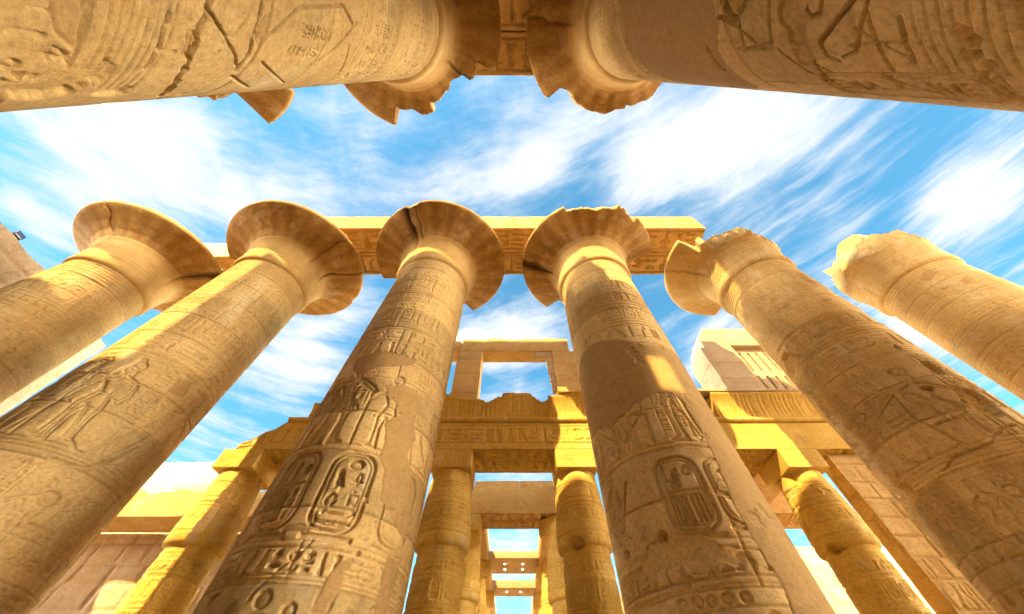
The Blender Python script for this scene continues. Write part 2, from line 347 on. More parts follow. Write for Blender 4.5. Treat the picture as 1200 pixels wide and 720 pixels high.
    def erode(s, cells, thresh, depth, seed_rough=8, soft=.10, zone=None):
        """places where the face has broken away"""
        g = grid_noise(s.nz, s.nu, (s.z1 - s.z0) * cells, s.width * cells, s.rng, 5)
        r = grid_noise(s.nz, s.nu, (s.z1 - s.z0) * 1.6, s.width * 1.6, s.rng, 5)
        if zone is not None: g = g + zone
        m = sstep(thresh, thresh + soft, g)
        r2 = grid_noise(s.nz, s.nu, (s.z1 - s.z0) * 2.6, s.width * 2.6, s.rng, 4)
        s.h = s.h * (1 - m) + m * (-depth * (.55 + .7 * np.clip(.5 + r, 0, 1.5) + 1.1 * np.abs(r2)))
    def blob_zone(s, blobs, scale=1.0):
        """soft patches (u, z, ru, rz) used to say where erosion happens"""
        Z = np.full((s.nz, s.nu), -2.0)
        for (u, z, ru, rz) in blobs:
            du = (s.u[None, :] - u + s.width / 2) % s.width - s.width / 2
            q = np.sqrt((du / ru) ** 2 + ((s.z[:, None] - z) / rz) ** 2)
            Z = np.maximum(Z, (1.0 - q) * scale)
        return Z
    def patch(s, poly, lift=-.012):
        """smooth modern mortar filling"""
        xs, ys = [p[0] for p in poly], [p[1] for p in poly]
        q = s.win(min(xs) - .3, max(xs) + .3, min(ys) - .3, max(ys) + .3)
        if q is None: return
        ix, U, V = q
        g = grid_noise(*U.shape, max(2, (max(ys) - min(ys)) * 2.5), max(2, (max(xs) - min(xs)) * 2.5), s.rng, 4)
        sd = seg_dist(U, V, poly, True); sd = np.where(inside(U, V, poly), sd, -sd) + g * .16
        m = sstep(-.01, .015, sd)
        s.h[ix] = s.h[ix] * (1 - m) + m * (lift - .02 * sstep(.05, 0, sd) + .004 * g); s.pl[ix] = np.maximum(s.pl[ix], m)
    def holes(s, L):
        for (u, z, r) in L:
            q = s.win(u - r * 2, u + r * 2, z - r * 2, z + r * 2)
            if q is None: continue
            ix, U, V = q
            g = grid_noise(*U.shape, 4, 4, s.rng, 3)
            D = np.sqrt((U - u) ** 2 + (V - z) ** 2) / r + g * .5
            s.h[ix] = np.minimum(s.h[ix], -r * 1.1 * sstep(1.0, .55, D))
    def wear(s, a=.006):
        s.h += a * grid_noise(s.nz, s.nu, (s.z1 - s.z0) * .8, s.width * .8, s.rng, 6)
    def sample(s, u, z, arr):
        fu = (u + s.width / 2) / s.res; fz = np.clip((z - s.z0) / s.res, 0, s.nz - 1.001)
        i = np.floor(fu).astype(int); a = fu - i; k = np.floor(fz).astype(int); b = fz - k
        if s.wrap: i0, i1 = i % s.nu, (i + 1) % s.nu
        else: i0, i1 = np.clip(i, 0, s.nu - 1), np.clip(i + 1, 0, s.nu - 1)
        return arr[k, i0] * (1 - a) * (1 - b) + arr[k, i1] * a * (1 - b) + arr[k + 1, i0] * (1 - a) * b + arr[k + 1, i1] * a * b

# ---------------------------------------------------------------- helpers: meshes and objects
def mesh_np(name, V, Q, mat, parent=None, smooth=True, attrs=None, loc=None):
    V = np.asarray(V, np.float32); Q = np.asarray(Q, np.int32)
    me = bpy.data.meshes.new(name); nq = len(Q); k = Q.shape[1]
    me.vertices.add(len(V)); me.vertices.foreach_set('co', V.ravel())
    me.loops.add(nq * k); me.loops.foreach_set('vertex_index', Q.ravel())
    me.polygons.add(nq); me.polygons.foreach_set('loop_start', np.arange(0, nq * k, k, dtype=np.int32))
    me.update(calc_edges=True)
    me.polygons.foreach_set('use_smooth', np.full(nq, smooth))
    for an, av in (attrs or {}).items():
        a = me.attributes.new(an, 'FLOAT', 'POINT'); a.data.foreach_set('value', np.asarray(av, np.float32))
    me.materials.append(mat)
    o = bpy.data.objects.new(name, me); COL.objects.link(o)
    if parent: o.parent = parent
    if loc: o.location = loc
    return o
def empty(name, loc, label, cat, group=None, rz=0):
    o = bpy.data.objects.new(name, None); COL.objects.link(o); o.location = loc; o.rotation_euler = (0, 0, rz)
    o.empty_display_size = .3
    tag(o, label, cat, group); return o
def tag(o, label, cat, group=None):
    o['label'] = label; o['category'] = cat; o['kind'] = 'thing'
    if group: o['group'] = group
    return o
def copy_thing(root, loc, rz, label):
    c = root.copy(); COL.objects.link(c); c.location = loc; c.rotation_euler = (0, 0, rz); c['label'] = label
    for ch in root.children:
        d = ch.copy(); COL.objects.link(d); d.parent = c
        for g in ch.children:
            q = g.copy(); COL.objects.link(q); q.parent = d
    return c
def grid_quads(nz, nu, wrap):
    i = np.arange(nz - 1)[:, None]; j = np.arange(nu if wrap else nu - 1)[None, :]; j1 = (j + 1) % nu
    return np.stack([i * nu + j, i * nu + j1, (i + 1) * nu + j1, (i + 1) * nu + j], -1).reshape(-1, 4)

def lathe_grid(zs, th, rad, z_of=None):
    """rad (nz, nu) -> verts"""
    Z = np.repeat(np.asarray(zs)[:, None], len(th), 1) if z_of is None else z_of
    return np.stack([rad * np.cos(th)[None, :], rad * np.sin(th)[None, :], Z], -1).reshape(-1, 3)

def block(name, x0, x1, y0, y1, z0, z1, mat, parent=None, step=.35, rough=.02, chip=.10, fields=None, top=None, seed=0, origin=None, skew=None, bottom=None):
    """a stone block: gridded box, worn edges, broken corners; fields: side -> Relief over that side; top(x, y): broken upper outline"""
    fields = fields or {}
    A = np.array([x0, y0, z0], float); B = np.array([x1, y1, z1], float); V, Q, PL = [], [], []
    base = 0
    for ax in range(3):
        for sg in (0, 1):
            key = ('-' if sg == 0 else '+') + 'xyz'[ax]
            o = [k for k in range(3) if k != ax]
            st = fields[key].res if key in fields else step
            na, nb = max(2, int((B[o[0]] - A[o[0]]) / st) + 1), max(2, int((B[o[1]] - A[o[1]]) / st) + 1)
            # a tight first and last row so worn edges stay narrow
            def ax_lin(a, b, n):
                t = np.linspace(a, b, n); e = min(.05, (b - a) * .1)
                return np.unique(np.concatenate([[a, a + e], t[1:-1][(t[1:-1] > a + e) & (t[1:-1] < b - e)], [b - e, b]]))
            la, lb = ax_lin(A[o[0]], B[o[0]], na), ax_lin(A[o[1]], B[o[1]], nb)
            a, b = np.meshgrid(la, lb, indexing='ij')
            P = np.zeros(a.shape + (3,)); P[..., o[0]] = a; P[..., o[1]] = b; P[..., ax] = B[ax] if sg else A[ax]
            P = P.reshape(-1, 3); pl = np.zeros(len(P))
            disp = np.zeros(len(P))
            if key in fields:
                f = fields[key]
                # u along the side's horizontal axis (or x for soffits), v along the other
                uu, vv = P[:, o[0]] - (A[o[0]] + B[o[0]]) / 2, P[:, o[1]]
                disp = f.sample(uu, vv, f.h); pl = f.sample(uu, vv, f.pl)
                e = np.minimum.reduce([P[:, o[0]] - A[o[0]], B[o[0]] - P[:, o[0]], P[:, o[1]] - A[o[1]], B[o[1]] - P[:, o[1]]])
                disp = disp * sstep(.01, .08, e)
            n_ = vnoise3(P, 1.7, seed + 11, 3); n2 = vnoise3(P, 5.0, seed + 5, 2)
            rr = np.clip(.018 + chip * np.maximum(0, n_ * 1.5 - .25) + .012 * n2, .008, None)[:, None]
            rr = np.minimum(rr, (B - A).min() * .3)
            c = np.clip(P, A + rr, B - rr); dl = P - c; ln = np.linalg.norm(dl, axis=1)[:, None] + 1e-9
            P2 = c + dl / ln * np.minimum(ln, rr)
            P2 = P2 + (P - (A + B) / 2) / (np.linalg.norm((P - (A + B) / 2), axis=1)[:, None]) * (rough * vnoise3(P, 1.1, seed + 3, 4))[:, None]
            P2[:, ax] += disp * (1 if sg else -1)
            q = grid_quads(len(la), len(lb), False)
            flip = (sg == 1) ^ (ax == 1)
            q = q if not flip else q[:, ::-1]
            V.append(P2); Q.append(q + base); base += len(P2); PL.append(pl)
    V = np.concatenate(V); Q = np.concatenate(Q)[:, ::-1]; PL = np.concatenate(PL)
    if top is not None:
        t = top(V[:, 0], V[:, 1]); V[:, 2] = z0 + (V[:, 2] - z0) * (t - z0) / (z1 - z0)
    if skew is not None: V = skew(V)
    if origin is None: origin = ((x0 + x1) / 2, (y0 + y1) / 2, z0)
    if parent is None: V = V - np.array(origin)
    else: V = V - np.array(parent.location)
    ob = mesh_np(name, V, Q, mat, parent, True, {'mortar': PL}, None if parent else origin)
    # hard edges where sides meet: the six sides are separate sheets, so smooth shading stays inside each
    return ob

# ---------------------------------------------------------------- materials
def stone(name, lo, mid, hi, mortar=(.37, .228, .09), grain=1.0, dark=None, rough_bump=.5, scale=1.0, petals=False):
    m = bpy.data.materials.new(name); m.use_nodes = True; nt = m.node_tree; N, L = nt.nodes, nt.links
    b = N['Principled BSDF']; b.inputs['Roughness'].default_value = .92; b.inputs['Specular IOR Level'].default_value = .12
    def n(t, **k):
        a = N.new(t)
        for q, v in k.items(): setattr(a, q, v)
        return a
    tc = n('ShaderNodeTexCoord'); oi = n('ShaderNodeObjectInfo')
    off = n('ShaderNodeVectorMath', operation='MULTIPLY_ADD'); cx = n('ShaderNodeCombineXYZ')
    for i in range(3): L.new(oi.outputs['Random'], cx.inputs[i])
    L.new(cx.outputs[0], off.inputs[0]); off.inputs[1].default_value = (37, 53, 71); L.new(tc.outputs['Object'], off.inputs[2])
    P = off.outputs[0]
    def noise(sc, det, ro, vec=P, st=None):
        q = n('ShaderNodeTexNoise'); q.inputs['Scale'].default_value = sc; q.inputs['Detail'].default_value = det; q.inputs['Roughness'].default_value = ro
        if st:
            mp = n('ShaderNodeMapping'); mp.inputs[3].default_value = st; L.new(vec, mp.inputs[0]); L.new(mp.outputs[0], q.inputs[0])
        else: L.new(vec, q.inputs[0])
        return q.outputs[0]
    def ramp(src, stops):
        r = n('ShaderNodeValToRGB'); L.new(src, r.inputs[0])
        e = r.color_ramp.elements
        while len(e) < len(stops): e.new(.5)
        for i, (p, c) in enumerate(stops): e[i].position = p; e[i].color = c + (1,) if len(c) == 3 else c
        return r.outputs[0]
    def mix(fac, a, c, bt='MIX'):
        q = n('ShaderNodeMix', data_type='RGBA', blend_type=bt)
        for i, v in ((0, fac), (6, a), (7, c)):
            if isinstance(v, (int, float)): q.inputs[i].default_value = v
            elif isinstance(v, tuple): q.inputs[i].default_value = v + (1,) if len(v) == 3 else v
            else: L.new(v, q.inputs[i])
        return q.outputs[2]
    c1 = ramp(noise(.55 * scale, 6, .62), [(.30, lo), (.5, mid), (.70, hi)])
    c2 = mix(ramp(noise(2.6 * scale, 8, .7), [(.35, (0, 0, 0)), (.72, (.75, .75, .75))]), c1, hi)
    # beds in the sandstone and rain streaks
    c3 = mix(ramp(noise(1.0, 5, .6, P, (.35, .35, 3.2)), [(.48, (0, 0, 0)), (.75, (.45, .45, .45))]), c2, lo)
    dk = dark or tuple(x * .55 for x in lo)
    c4 = mix(ramp(noise(1.0, 6, .65, P, (2.6, 2.6, .22)), [(.56, (0, 0, 0)), (.82, (.55, .55, .55))]), c3, dk)
    # grains, pits and pale salt spots
    c5 = mix(ramp(noise(16, 6, .75), [(.36, (.66, .66, .66)), (.5, (1, 1, 1)), (.66, (1.16, 1.16, 1.16))]), (1, 1, 1), c4, 'MULTIPLY') if False else mix(grain, c4, ramp(noise(14, 7, .78), [(.30, (.62, .60, .56)), (.5, (1, 1, 1)), (.70, (1.22, 1.22, 1.2))]), 'MULTIPLY')
    c5 = mix(ramp(noise(.9, 7, .68, P, (1, 1, .6)), [(.55, (0, 0, 0)), (.68, (.75, .75, .75))]), c5, tuple(.5 * x + q for x, q in zip(hi, (.31, .26, .19))))
    c5 = mix(ramp(noise(1.5, 7, .7), [(.58, (0, 0, 0)), (.74, (.62, .62, .62))]), c5, (.17, .115, .07))
    at = n('ShaderNodeAttribute', attribute_name='mortar')
    mcol = mix(ramp(noise(3.2, 6, .6), [(.35, (0, 0, 0)), (.7, (.8, .8, .8))]), mortar, tuple(x * 1.22 for x in mortar))
    mcol = mix(ramp(noise(7.5, 7, .75), [(.50, (0, 0, 0)), (.70, (.6, .6, .6))]), mcol, tuple(x * .66 for x in mortar))
    mcol = mix(1.0, mcol, ramp(noise(22, 6, .8), [(.30, (.74, .72, .70)), (.5, (1, 1, 1)), (.72, (1.16, 1.16, 1.14))]), 'MULTIPLY')
    c6 = mix(at.outputs['Fac'], c5, mcol)
    def attr(nm): return n('ShaderNodeAttribute', attribute_name=nm).outputs['Fac']
    tv = n('ShaderNodeMath', operation='MULTIPLY_ADD'); tm = n('ShaderNodeMath', operation='SUBTRACT', use_clamp=True); tm.inputs[0].default_value = 1; L.new(attr('mortar'), tm.inputs[1])
    tq = n('ShaderNodeMath', operation='MULTIPLY'); L.new(attr('tone'), tq.inputs[0]); L.new(tm.outputs[0], tq.inputs[1]); L.new(tq.outputs[0], tv.inputs[0]); tv.inputs[1].default_value = .17; tv.inputs[2].default_value = 1.0
    sc = n('ShaderNodeVectorMath', operation='SCALE'); L.new(c6, sc.inputs[0]); L.new(tv.outputs[0], sc.inputs['Scale'])
    c6 = sc.outputs[0]
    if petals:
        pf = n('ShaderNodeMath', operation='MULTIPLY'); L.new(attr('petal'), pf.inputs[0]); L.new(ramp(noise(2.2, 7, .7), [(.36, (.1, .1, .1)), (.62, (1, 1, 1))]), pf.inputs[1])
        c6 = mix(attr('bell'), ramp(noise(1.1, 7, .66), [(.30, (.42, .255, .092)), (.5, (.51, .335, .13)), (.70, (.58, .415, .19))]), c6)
        c6 = mix(pf.outputs[0], c6, (.18, .08, .022))
        pg = n('ShaderNodeMath', operation='MULTIPLY'); L.new(attr('petal2'), pg.inputs[0]); L.new(ramp(noise(3.1, 6, .7), [(.42, (0, 0, 0)), (.66, (.9, .9, .9))]), pg.inputs[1])
        c6 = mix(pg.outputs[0], c6, (.55, .36, .12))
    c6 = mix(attr('stain'), c6, (.06, .035, .02))
    L.new(c6, b.inputs['Base Color'])
    h1 = noise(9, 8, .72); h2 = noise(46, 4, .7); h3 = noise(1.0, 5, .7, P, (3, 3, 26))
    ad = n('ShaderNodeMath', operation='MULTIPLY_ADD'); L.new(h2, ad.inputs[0]); ad.inputs[1].default_value = .3; L.new(h1, ad.inputs[2])
    ad2 = n('ShaderNodeMath', operation='MULTIPLY_ADD'); L.new(h3, ad2.inputs[0]); ad2.inputs[1].default_value = .25; L.new(ad.outputs[0], ad2.inputs[2])
    inv = n('ShaderNodeMapRange'); L.new(at.outputs['Fac'], inv.inputs[0]); inv.inputs[3].default_value = rough_bump; inv.inputs[4].default_value = rough_bump * .6
    bp = n('ShaderNodeBump'); bp.inputs['Distance'].default_value = .03; L.new(inv.outputs[0], bp.inputs['Strength']); L.new(ad2.outputs[0], bp.inputs['Height'])
    L.new(bp.outputs[0], b.inputs['Normal'])
    return m
M_SHAFT = stone('golden_sandstone', (.42, .255, .092), (.51, .335, .13), (.58, .415, .19), rough_bump=.7)
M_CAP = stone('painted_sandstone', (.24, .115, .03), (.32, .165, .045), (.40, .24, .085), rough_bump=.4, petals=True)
M_BEAM = stone('beam_sandstone', (.43, .255, .09), (.51, .325, .125), (.57, .39, .175))
M_SIDE = stone('yellow_sandstone', (.46, .275, .055), (.54, .345, .075), (.60, .405, .12))  # yellow raised in the colour to stand in for sun missing on the aisle front
M_PALE = stone('pale_sandstone', (.37, .265, .16), (.44, .325, .205), (.51, .39, .27), rough_bump=.5)
M_CONC = stone('smooth_beam_render', (.40, .27, .14), (.44, .30, .16), (.47, .33, .18), rough_bump=.15, grain=.4)
M_GROUND = stone('sandy_ground', (.42, .30, .18), (.48, .35, .215), (.54, .40, .26), rough_bump=.6)
def plain(name, col, rough=.5, metal=0.0, emit=None, es=0):
    m = bpy.data.materials.new(name); m.use_nodes = True; b = m.node_tree.nodes['Principled BSDF']
    b.inputs['Base Color'].default_value = col + (1,); b.inputs['Roughness'].default_value = rough; b.inputs['Metallic'].default_value = metal
    if emit: b.inputs['Emission Color'].default_value = emit + (1,); b.inputs['Emission Strength'].default_value = es
    return m
M_METAL = plain('dark_painted_metal', (.03, .045, .10), .45, .3)
M_GLASS = plain('lamp_glass', (.5, .55, .6), .15)
M_LED = plain('lit_diffuser', (.9, .88, .8), .4, 0, (1, .93, .8), 2.2)

# ---------------------------------------------------------------- ground
def ground():
    n = 61; t = np.linspace(-1, 1, n); t = np.sign(t) * np.abs(t) ** 3 * 2500
    X, Y = np.meshgrid(t, t); P = np.stack([X, Y, X * 0], -1).reshape(-1, 3)
    near = np.exp(-(P[:, 0] ** 2 + P[:, 1] ** 2) / 1e4)
    P[:, 2] = .02 * vnoise3(P, .4, 3, 3) * near - .02
    o = mesh_np('ground', P, grid_quads(n, n, False), M_GROUND, None, True, {'mortar': np.zeros(n * n)})
    o['kind'] = 'structure'
ground()

# ---------------------------------------------------------------- great papyrus columns
S = 8.2; YF, YB = 8.78, -1.6
SHAFT_TOP = 15.6
def r_shaft(z):
    r = 1.872 + (1.6625 - 1.872) * (z - 1.6) / 15
    return np.where(z < 1.6, r - .12 * sstep(1.6, .4, z), r)
def shaft(parent, rel, facing, zd0, zd1, res_lo, res_hi, zmid, span=112, mat=None):
    """fluted drum stack: dense where the photo looks at it, coarse round the back"""
    r0 = rel.width / (2 * math.pi)
    a = R(span); da = res_lo / r0
    th = np.concatenate([np.arange(-a, a, da), np.linspace(a, 2 * math.pi - a, 40, endpoint=False)])
    zs = np.unique(np.round(np.concatenate([np.arange(.45, zd0, .3), np.arange(zd0, min(zmid, zd1), res_lo), np.arange(zmid, zd1, res_hi) if zd1 > zmid else [], np.arange(zd1, SHAFT_TOP, .2), [SHAFT_TOP]]), 4))
    U = np.repeat((th * r0)[None, :], len(zs), 0); U = (U + rel.width / 2) % rel.width - rel.width / 2
    Z = np.repeat(zs[:, None], len(th), 1)
    h = rel.sample(U, Z, rel.h); pl = rel.sample(U, Z, rel.pl); tn = rel.sample(U, Z, rel.tone)
    V = lathe_grid(zs, th + facing, r_shaft(zs)[:, None] + h)
    return mesh_np('shaft', V, grid_quads(len(zs), len(th), True), mat or M_SHAFT, parent, True, {'mortar': pl.ravel(), 'tone': tn.ravel()})
CAP_PROF = [(1.50, 15.55), (1.70, 15.58), (1.80, 15.66), (1.83, 15.80), (1.82, 16.0), (1.83, 16.3), (1.86, 16.6), (1.90, 16.9), (1.97, 17.18), (2.10, 17.42), (2.36, 17.66), (2.74, 17.86), (3.12, 18.02), (3.42, 18.14), (3.58, 18.22), (3.60, 18.26), (3.59, 18.46), (3.50, 18.52), (2.9, 18.54), (1.2, 18.56)]
def capital(parent, facing, rmax, seed, cracks=(), nth=420, mat=None, carve=True, jag=1.0):
    """open papyrus bell; rmax(angle from the camera side, z) says where it is broken off"""
    p = np.array(CAP_PROF); d = np.concatenate([[0], np.cumsum(np.hypot(*np.diff(p, axis=0).T))])
    t = np.concatenate([np.linspace(0, d[-5], 70), d[-4:]]); pr, pz = np.interp(t, d, p[:, 0]), np.interp(t, d, p[:, 1])
    th = np.linspace(-math.pi, math.pi, nth, endpoint=False)
    Rr = np.repeat(pr[:, None], nth, 1); Zz = np.repeat(pz[:, None], nth, 1)
    P3 = np.stack([np.cos(th)[None] * Rr, np.sin(th)[None] * Rr, Zz], -1).reshape(-1, 3)
    nA = vnoise3(P3, 1.2, seed, 4).reshape(Rr.shape); nB = vnoise3(P3, 4.0, seed + 9, 3).reshape(Rr.shape)
    if carve:
        under = sstep(1.95, 2.2, Rr) * sstep(3.57, 3.4, Rr)
        k = np.abs(((th * 24 / (2 * math.pi)) % 1) - .5)[None, :]
        Rr = Rr - .008 * under * sstep(.12, .02, k)
        for zz in (16.12, 16.32, 16.52): Rr = Rr - .02 * np.exp(-((Zz - zz) / .025) ** 2) * sstep(2.1, 1.95, Rr)
    rs = np.random.default_rng(seed)
    stain = np.zeros_like(Rr)
    for (a, w, dep) in cracks:
        da = np.abs(np.angle(np.exp(1j * (th[None] - a - .10 * nA))))
        w = max(w, .045)
        m = np.exp(-(da * Rr / w) ** 2) * sstep(1.75, 2.1, Rr)
        Zz = Zz + dep * m; Rr = Rr - .5 * dep * m * sstep(2.6, 1.9, Rr)
        if dep > .15: stain = np.maximum(stain, np.exp(-((da * Rr - .12) / (w * 3.2)) ** 2) * sstep(1.9, 2.7, Rr) * np.clip(.75 + nA, 0, 1))
    # joints between the blocks of the bell
    for zz, dz in ((16.72, .02), (17.42, .02)): Rr = Rr - .025 * np.exp(-((Zz - zz - .03 * nA) / dz) ** 2)
    def facets(step):
        k = np.sort(np.concatenate([[-math.pi], rs.uniform(-math.pi, math.pi, int(6.28 / step)), [math.pi]])); v = rs.uniform(-1, 1, len(k)); v[-1] = v[0]
        return np.interp(th, k, v)[None, :]
    lim = rmax(th)[None, :] * np.ones_like(Rr)
    lim = lim + jag * (.14 * facets(.18) + .025 * facets(.05)) + (.35 + .45 * facets(.22)) * (17.9 - Zz) * .35 + .05 * np.round(nA * 3) / 3 + .03 * nB
    # single chips along the whole rim
    lim = np.minimum(lim, 3.66 - np.maximum(0, vnoise3(np.stack([np.cos(th) * 3, np.sin(th) * 3, th * 0], -1), 1.1, seed + 31, 3) - .36)[None] * .9)
    over = np.maximum(0, Rr - lim)
    broken = sstep(0, .04, over)
    Rr = np.minimum(Rr, lim) + .004 * nB
    Zz = Zz + broken * .05 * nB
    Rr = np.maximum(Rr, .6)
    wv = sstep(1.95, 2.15, Rr) * sstep(3.58, 3.5, Rr) * (1 - broken)
    per = ((th * 24 / (2 * math.pi)) % 1)[None, :]; fine = ((th * 96 / (2 * math.pi)) % 1)[None, :]
    petal = wv * np.clip(sstep(.2, .05, np.abs(per - .5)) + .5 * sstep(.3, .1, np.abs(fine - .5)), 0, 1) * .34
    petal2 = .6 * wv * sstep(.30, .12, np.abs(((per + .5) % 1) - .5))
    ang = th + facing
    V = lathe_grid(None, ang, Rr, Zz)
    Q = grid_quads(len(t), nth, True)
    c = len(V); V = np.vstack([V, [[0, 0, V[-nth:, 2].mean()]]])
    j = np.arange(nth); last = (len(t) - 1) * nth
    T = np.stack([last + j, last + (j + 1) % nth, np.full(nth, c), np.full(nth, c)], -1)
    V2 = V; z1 = lambda a: np.append(a.ravel(), 0)
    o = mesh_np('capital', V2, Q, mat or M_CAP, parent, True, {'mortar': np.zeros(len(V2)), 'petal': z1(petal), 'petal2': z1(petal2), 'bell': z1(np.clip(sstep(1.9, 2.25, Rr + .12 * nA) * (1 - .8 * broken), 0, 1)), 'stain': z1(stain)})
    return o
def ang_break(*cuts):
    """cuts: (centre angle, half width, radius left)"""
    def f(th):
        r = np.full(th.shape, 9.0)
        for (c, w, rr) in cuts:
            d = np.abs(np.angle(np.exp(1j * (th - c))))
            r = np.where(d < w, np.minimum(r, rr + .10 * np.cos((th - c) / w * 3.1 + c * 7) + .05 * np.cos((th - c) * 23 + c)), r)
        k = max(1, int(.05 * len(th) / (2 * math.pi)))
        for op in (np.minimum, np.maximum):                     # no slivers left standing
            r = op.reduce([np.roll(r, q) for q in range(-k, k + 1)])
        return r
    return f
def round_base(parent):
    p = [(2.35, -.05), (2.42, .1), (2.40, .32), (2.28, .46), (1.4, .47), (.3, .47)]
    th = np.linspace(0, 2 * math.pi, 72, endpoint=False)
    rad = np.repeat(np.array([q[0] for q in p])[:, None], 72, 1); zz = np.repeat(np.array([q[1] for q in p])[:, None], 72, 1)
    return mesh_np('base', lathe_grid(None, th, rad, zz), grid_quads(len(p), 72, True), M_SHAFT, parent, False, {'mortar': np.zeros(72 * len(p))})

WID = 2 * math.pi * 1.77
def col_root(x, y, label, facing_to=(0, 0)):
    o = empty('papyrus_column', (x, y, 0), label, 'column', 'great papyrus columns of the nave')
    return o, math.atan2(facing_to[1] - y, facing_to[0] - x)
def new_rel(seed, res=.018): return Relief(WID, .3, 15.9, res, seed)
H_ = WID / 2
def standard(r, seed, skip_low=False):
    """registers every great column carries, top to bottom"""
    r.rings([15.42, 15.26, 15.10, 14.94, 14.78], .022)
    r.column_band = None
    r.frieze(12.9, 14.45, -H_, H_, .026)
    r.band(12.1, 12.75, -H_, H_, .03)

# --- C: third from the left
def col_C():
    o, fc = col_root(-.5 * S, YF, 'papyrus column left of the central gap, large oval cartouches and brown mortar patch on shaft')
    r = new_rel(31)
    standard(r, 31)
    r.frieze(10.7, 12.0, -H_, H_, .024); r.rings([10.55, 10.42], .02)
    r.band(9.75, 10.3, -H_, H_, .034); r.band(9.1, 9.7, -H_, H_, .034)
    r.rings([8.95, 8.88], .022)
    r.scene(6.05, 8.8, -4.3, 4.8, .05)
    r.fig('tall', -1.75, 6.05, 2.75, .06, True)
    # the pair of cartouches
    r.cartouche(-1.72, -.92, 4.3, 5.85, .05, [('reed', .14, .62, .2, .26), ('feather', .38, .62, .2, .26), ('disc', .62, .66, .26, .18), ('bar', .1, .53, .8, .06), ('plants', .12, .1, .5, .40), ('sedge', .62, .12, .26, .36)])
    r.cartouche(-.62, .26, 4.3, 5.85, .055, [('ball', .34, .76, .42, .18), ('owl', .14, .50, .34, .26), ('ankh', .56, .48, .3, .26), ('ball', .12, .26, .34, .20), ('viper', .2, .16, .7, .14), ('house', .62, .3, .26, .16), ('water', .12, .055, .76, .09)])
    r.cartouche(-2.75, -2.0, 4.3, 5.85, .05); r.cartouche(.7, 1.5, 4.3, 5.8, .045)
    r.rings([4.12], .02)
    r.band(3.62, 4.02, -H_, H_, .052)
    r.rings([3.5], .018)
    r.frieze(2.0, 3.48, -H_, H_, .04)
    r.joints([1.3, 2.4, 3.55, 4.7, 5.9, 7.0, 8.15, 9.0, 10.45, 11.5, 12.65, 13.7, 14.7], .045, .45)
    r.patch([(-.35, 7.85), (.15, 8.05), (.75, 8.0), (1.05, 7.6), (.85, 7.2), (1.0, 6.7), (.9, 6.2), (1.35, 5.6), (1.55, 5.0), (1.5, 4.55), (1.05, 4.75), (.55, 5.0), (.42, 5.6), (.25, 6.0), (.15, 6.7), (.35, 7.1), (.1, 7.4)])
    r.patch([(-1.6, 9.0), (-.5, 9.25), (.3, 9.15), (.2, 8.8), (-.6, 8.55), (-1.0, 8.2), (-1.5, 8.5)], -.03)
    r.patch([(1.1, 4.2), (1.5, 4.1), (1.45, 3.3), (1.1, 3.2)])
    r.patch([(.15, 3.9), (.4, 3.95), (.25, 3.2), (.05, 3.2)]); r.patch([(-.2, 4.25), (-1.0, 4.2), (-1.1, 4.36), (-.4, 4.42)])
    r.erode(.5, .43, .03, soft=.06, zone=r.blob_zone([(0, 10.5, 4, 4.0), (2.6, 6, 1.2, 3)], .25)); r.erode(1.4, .60, .03, soft=.05)
    r.holes([(-.38, 4.12, .05), (-.15, 4.18, .04), (.62, 4.62, .05), (.45, 4.05, .07), (-.9, 4.15, .05)])
    r.crack(-.35, 4.3, -1.5, 1.2, .018, .04); r.crack(1.2, 6.9, -1.2, 1.5, .02, .05)
    r.wear(.008)
    shaft(o, r, fc, 2.6, 15.6, .018, .028, 8)
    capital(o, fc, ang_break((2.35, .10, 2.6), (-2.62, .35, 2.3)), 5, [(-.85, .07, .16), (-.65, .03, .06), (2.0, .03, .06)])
    round_base(o); return o
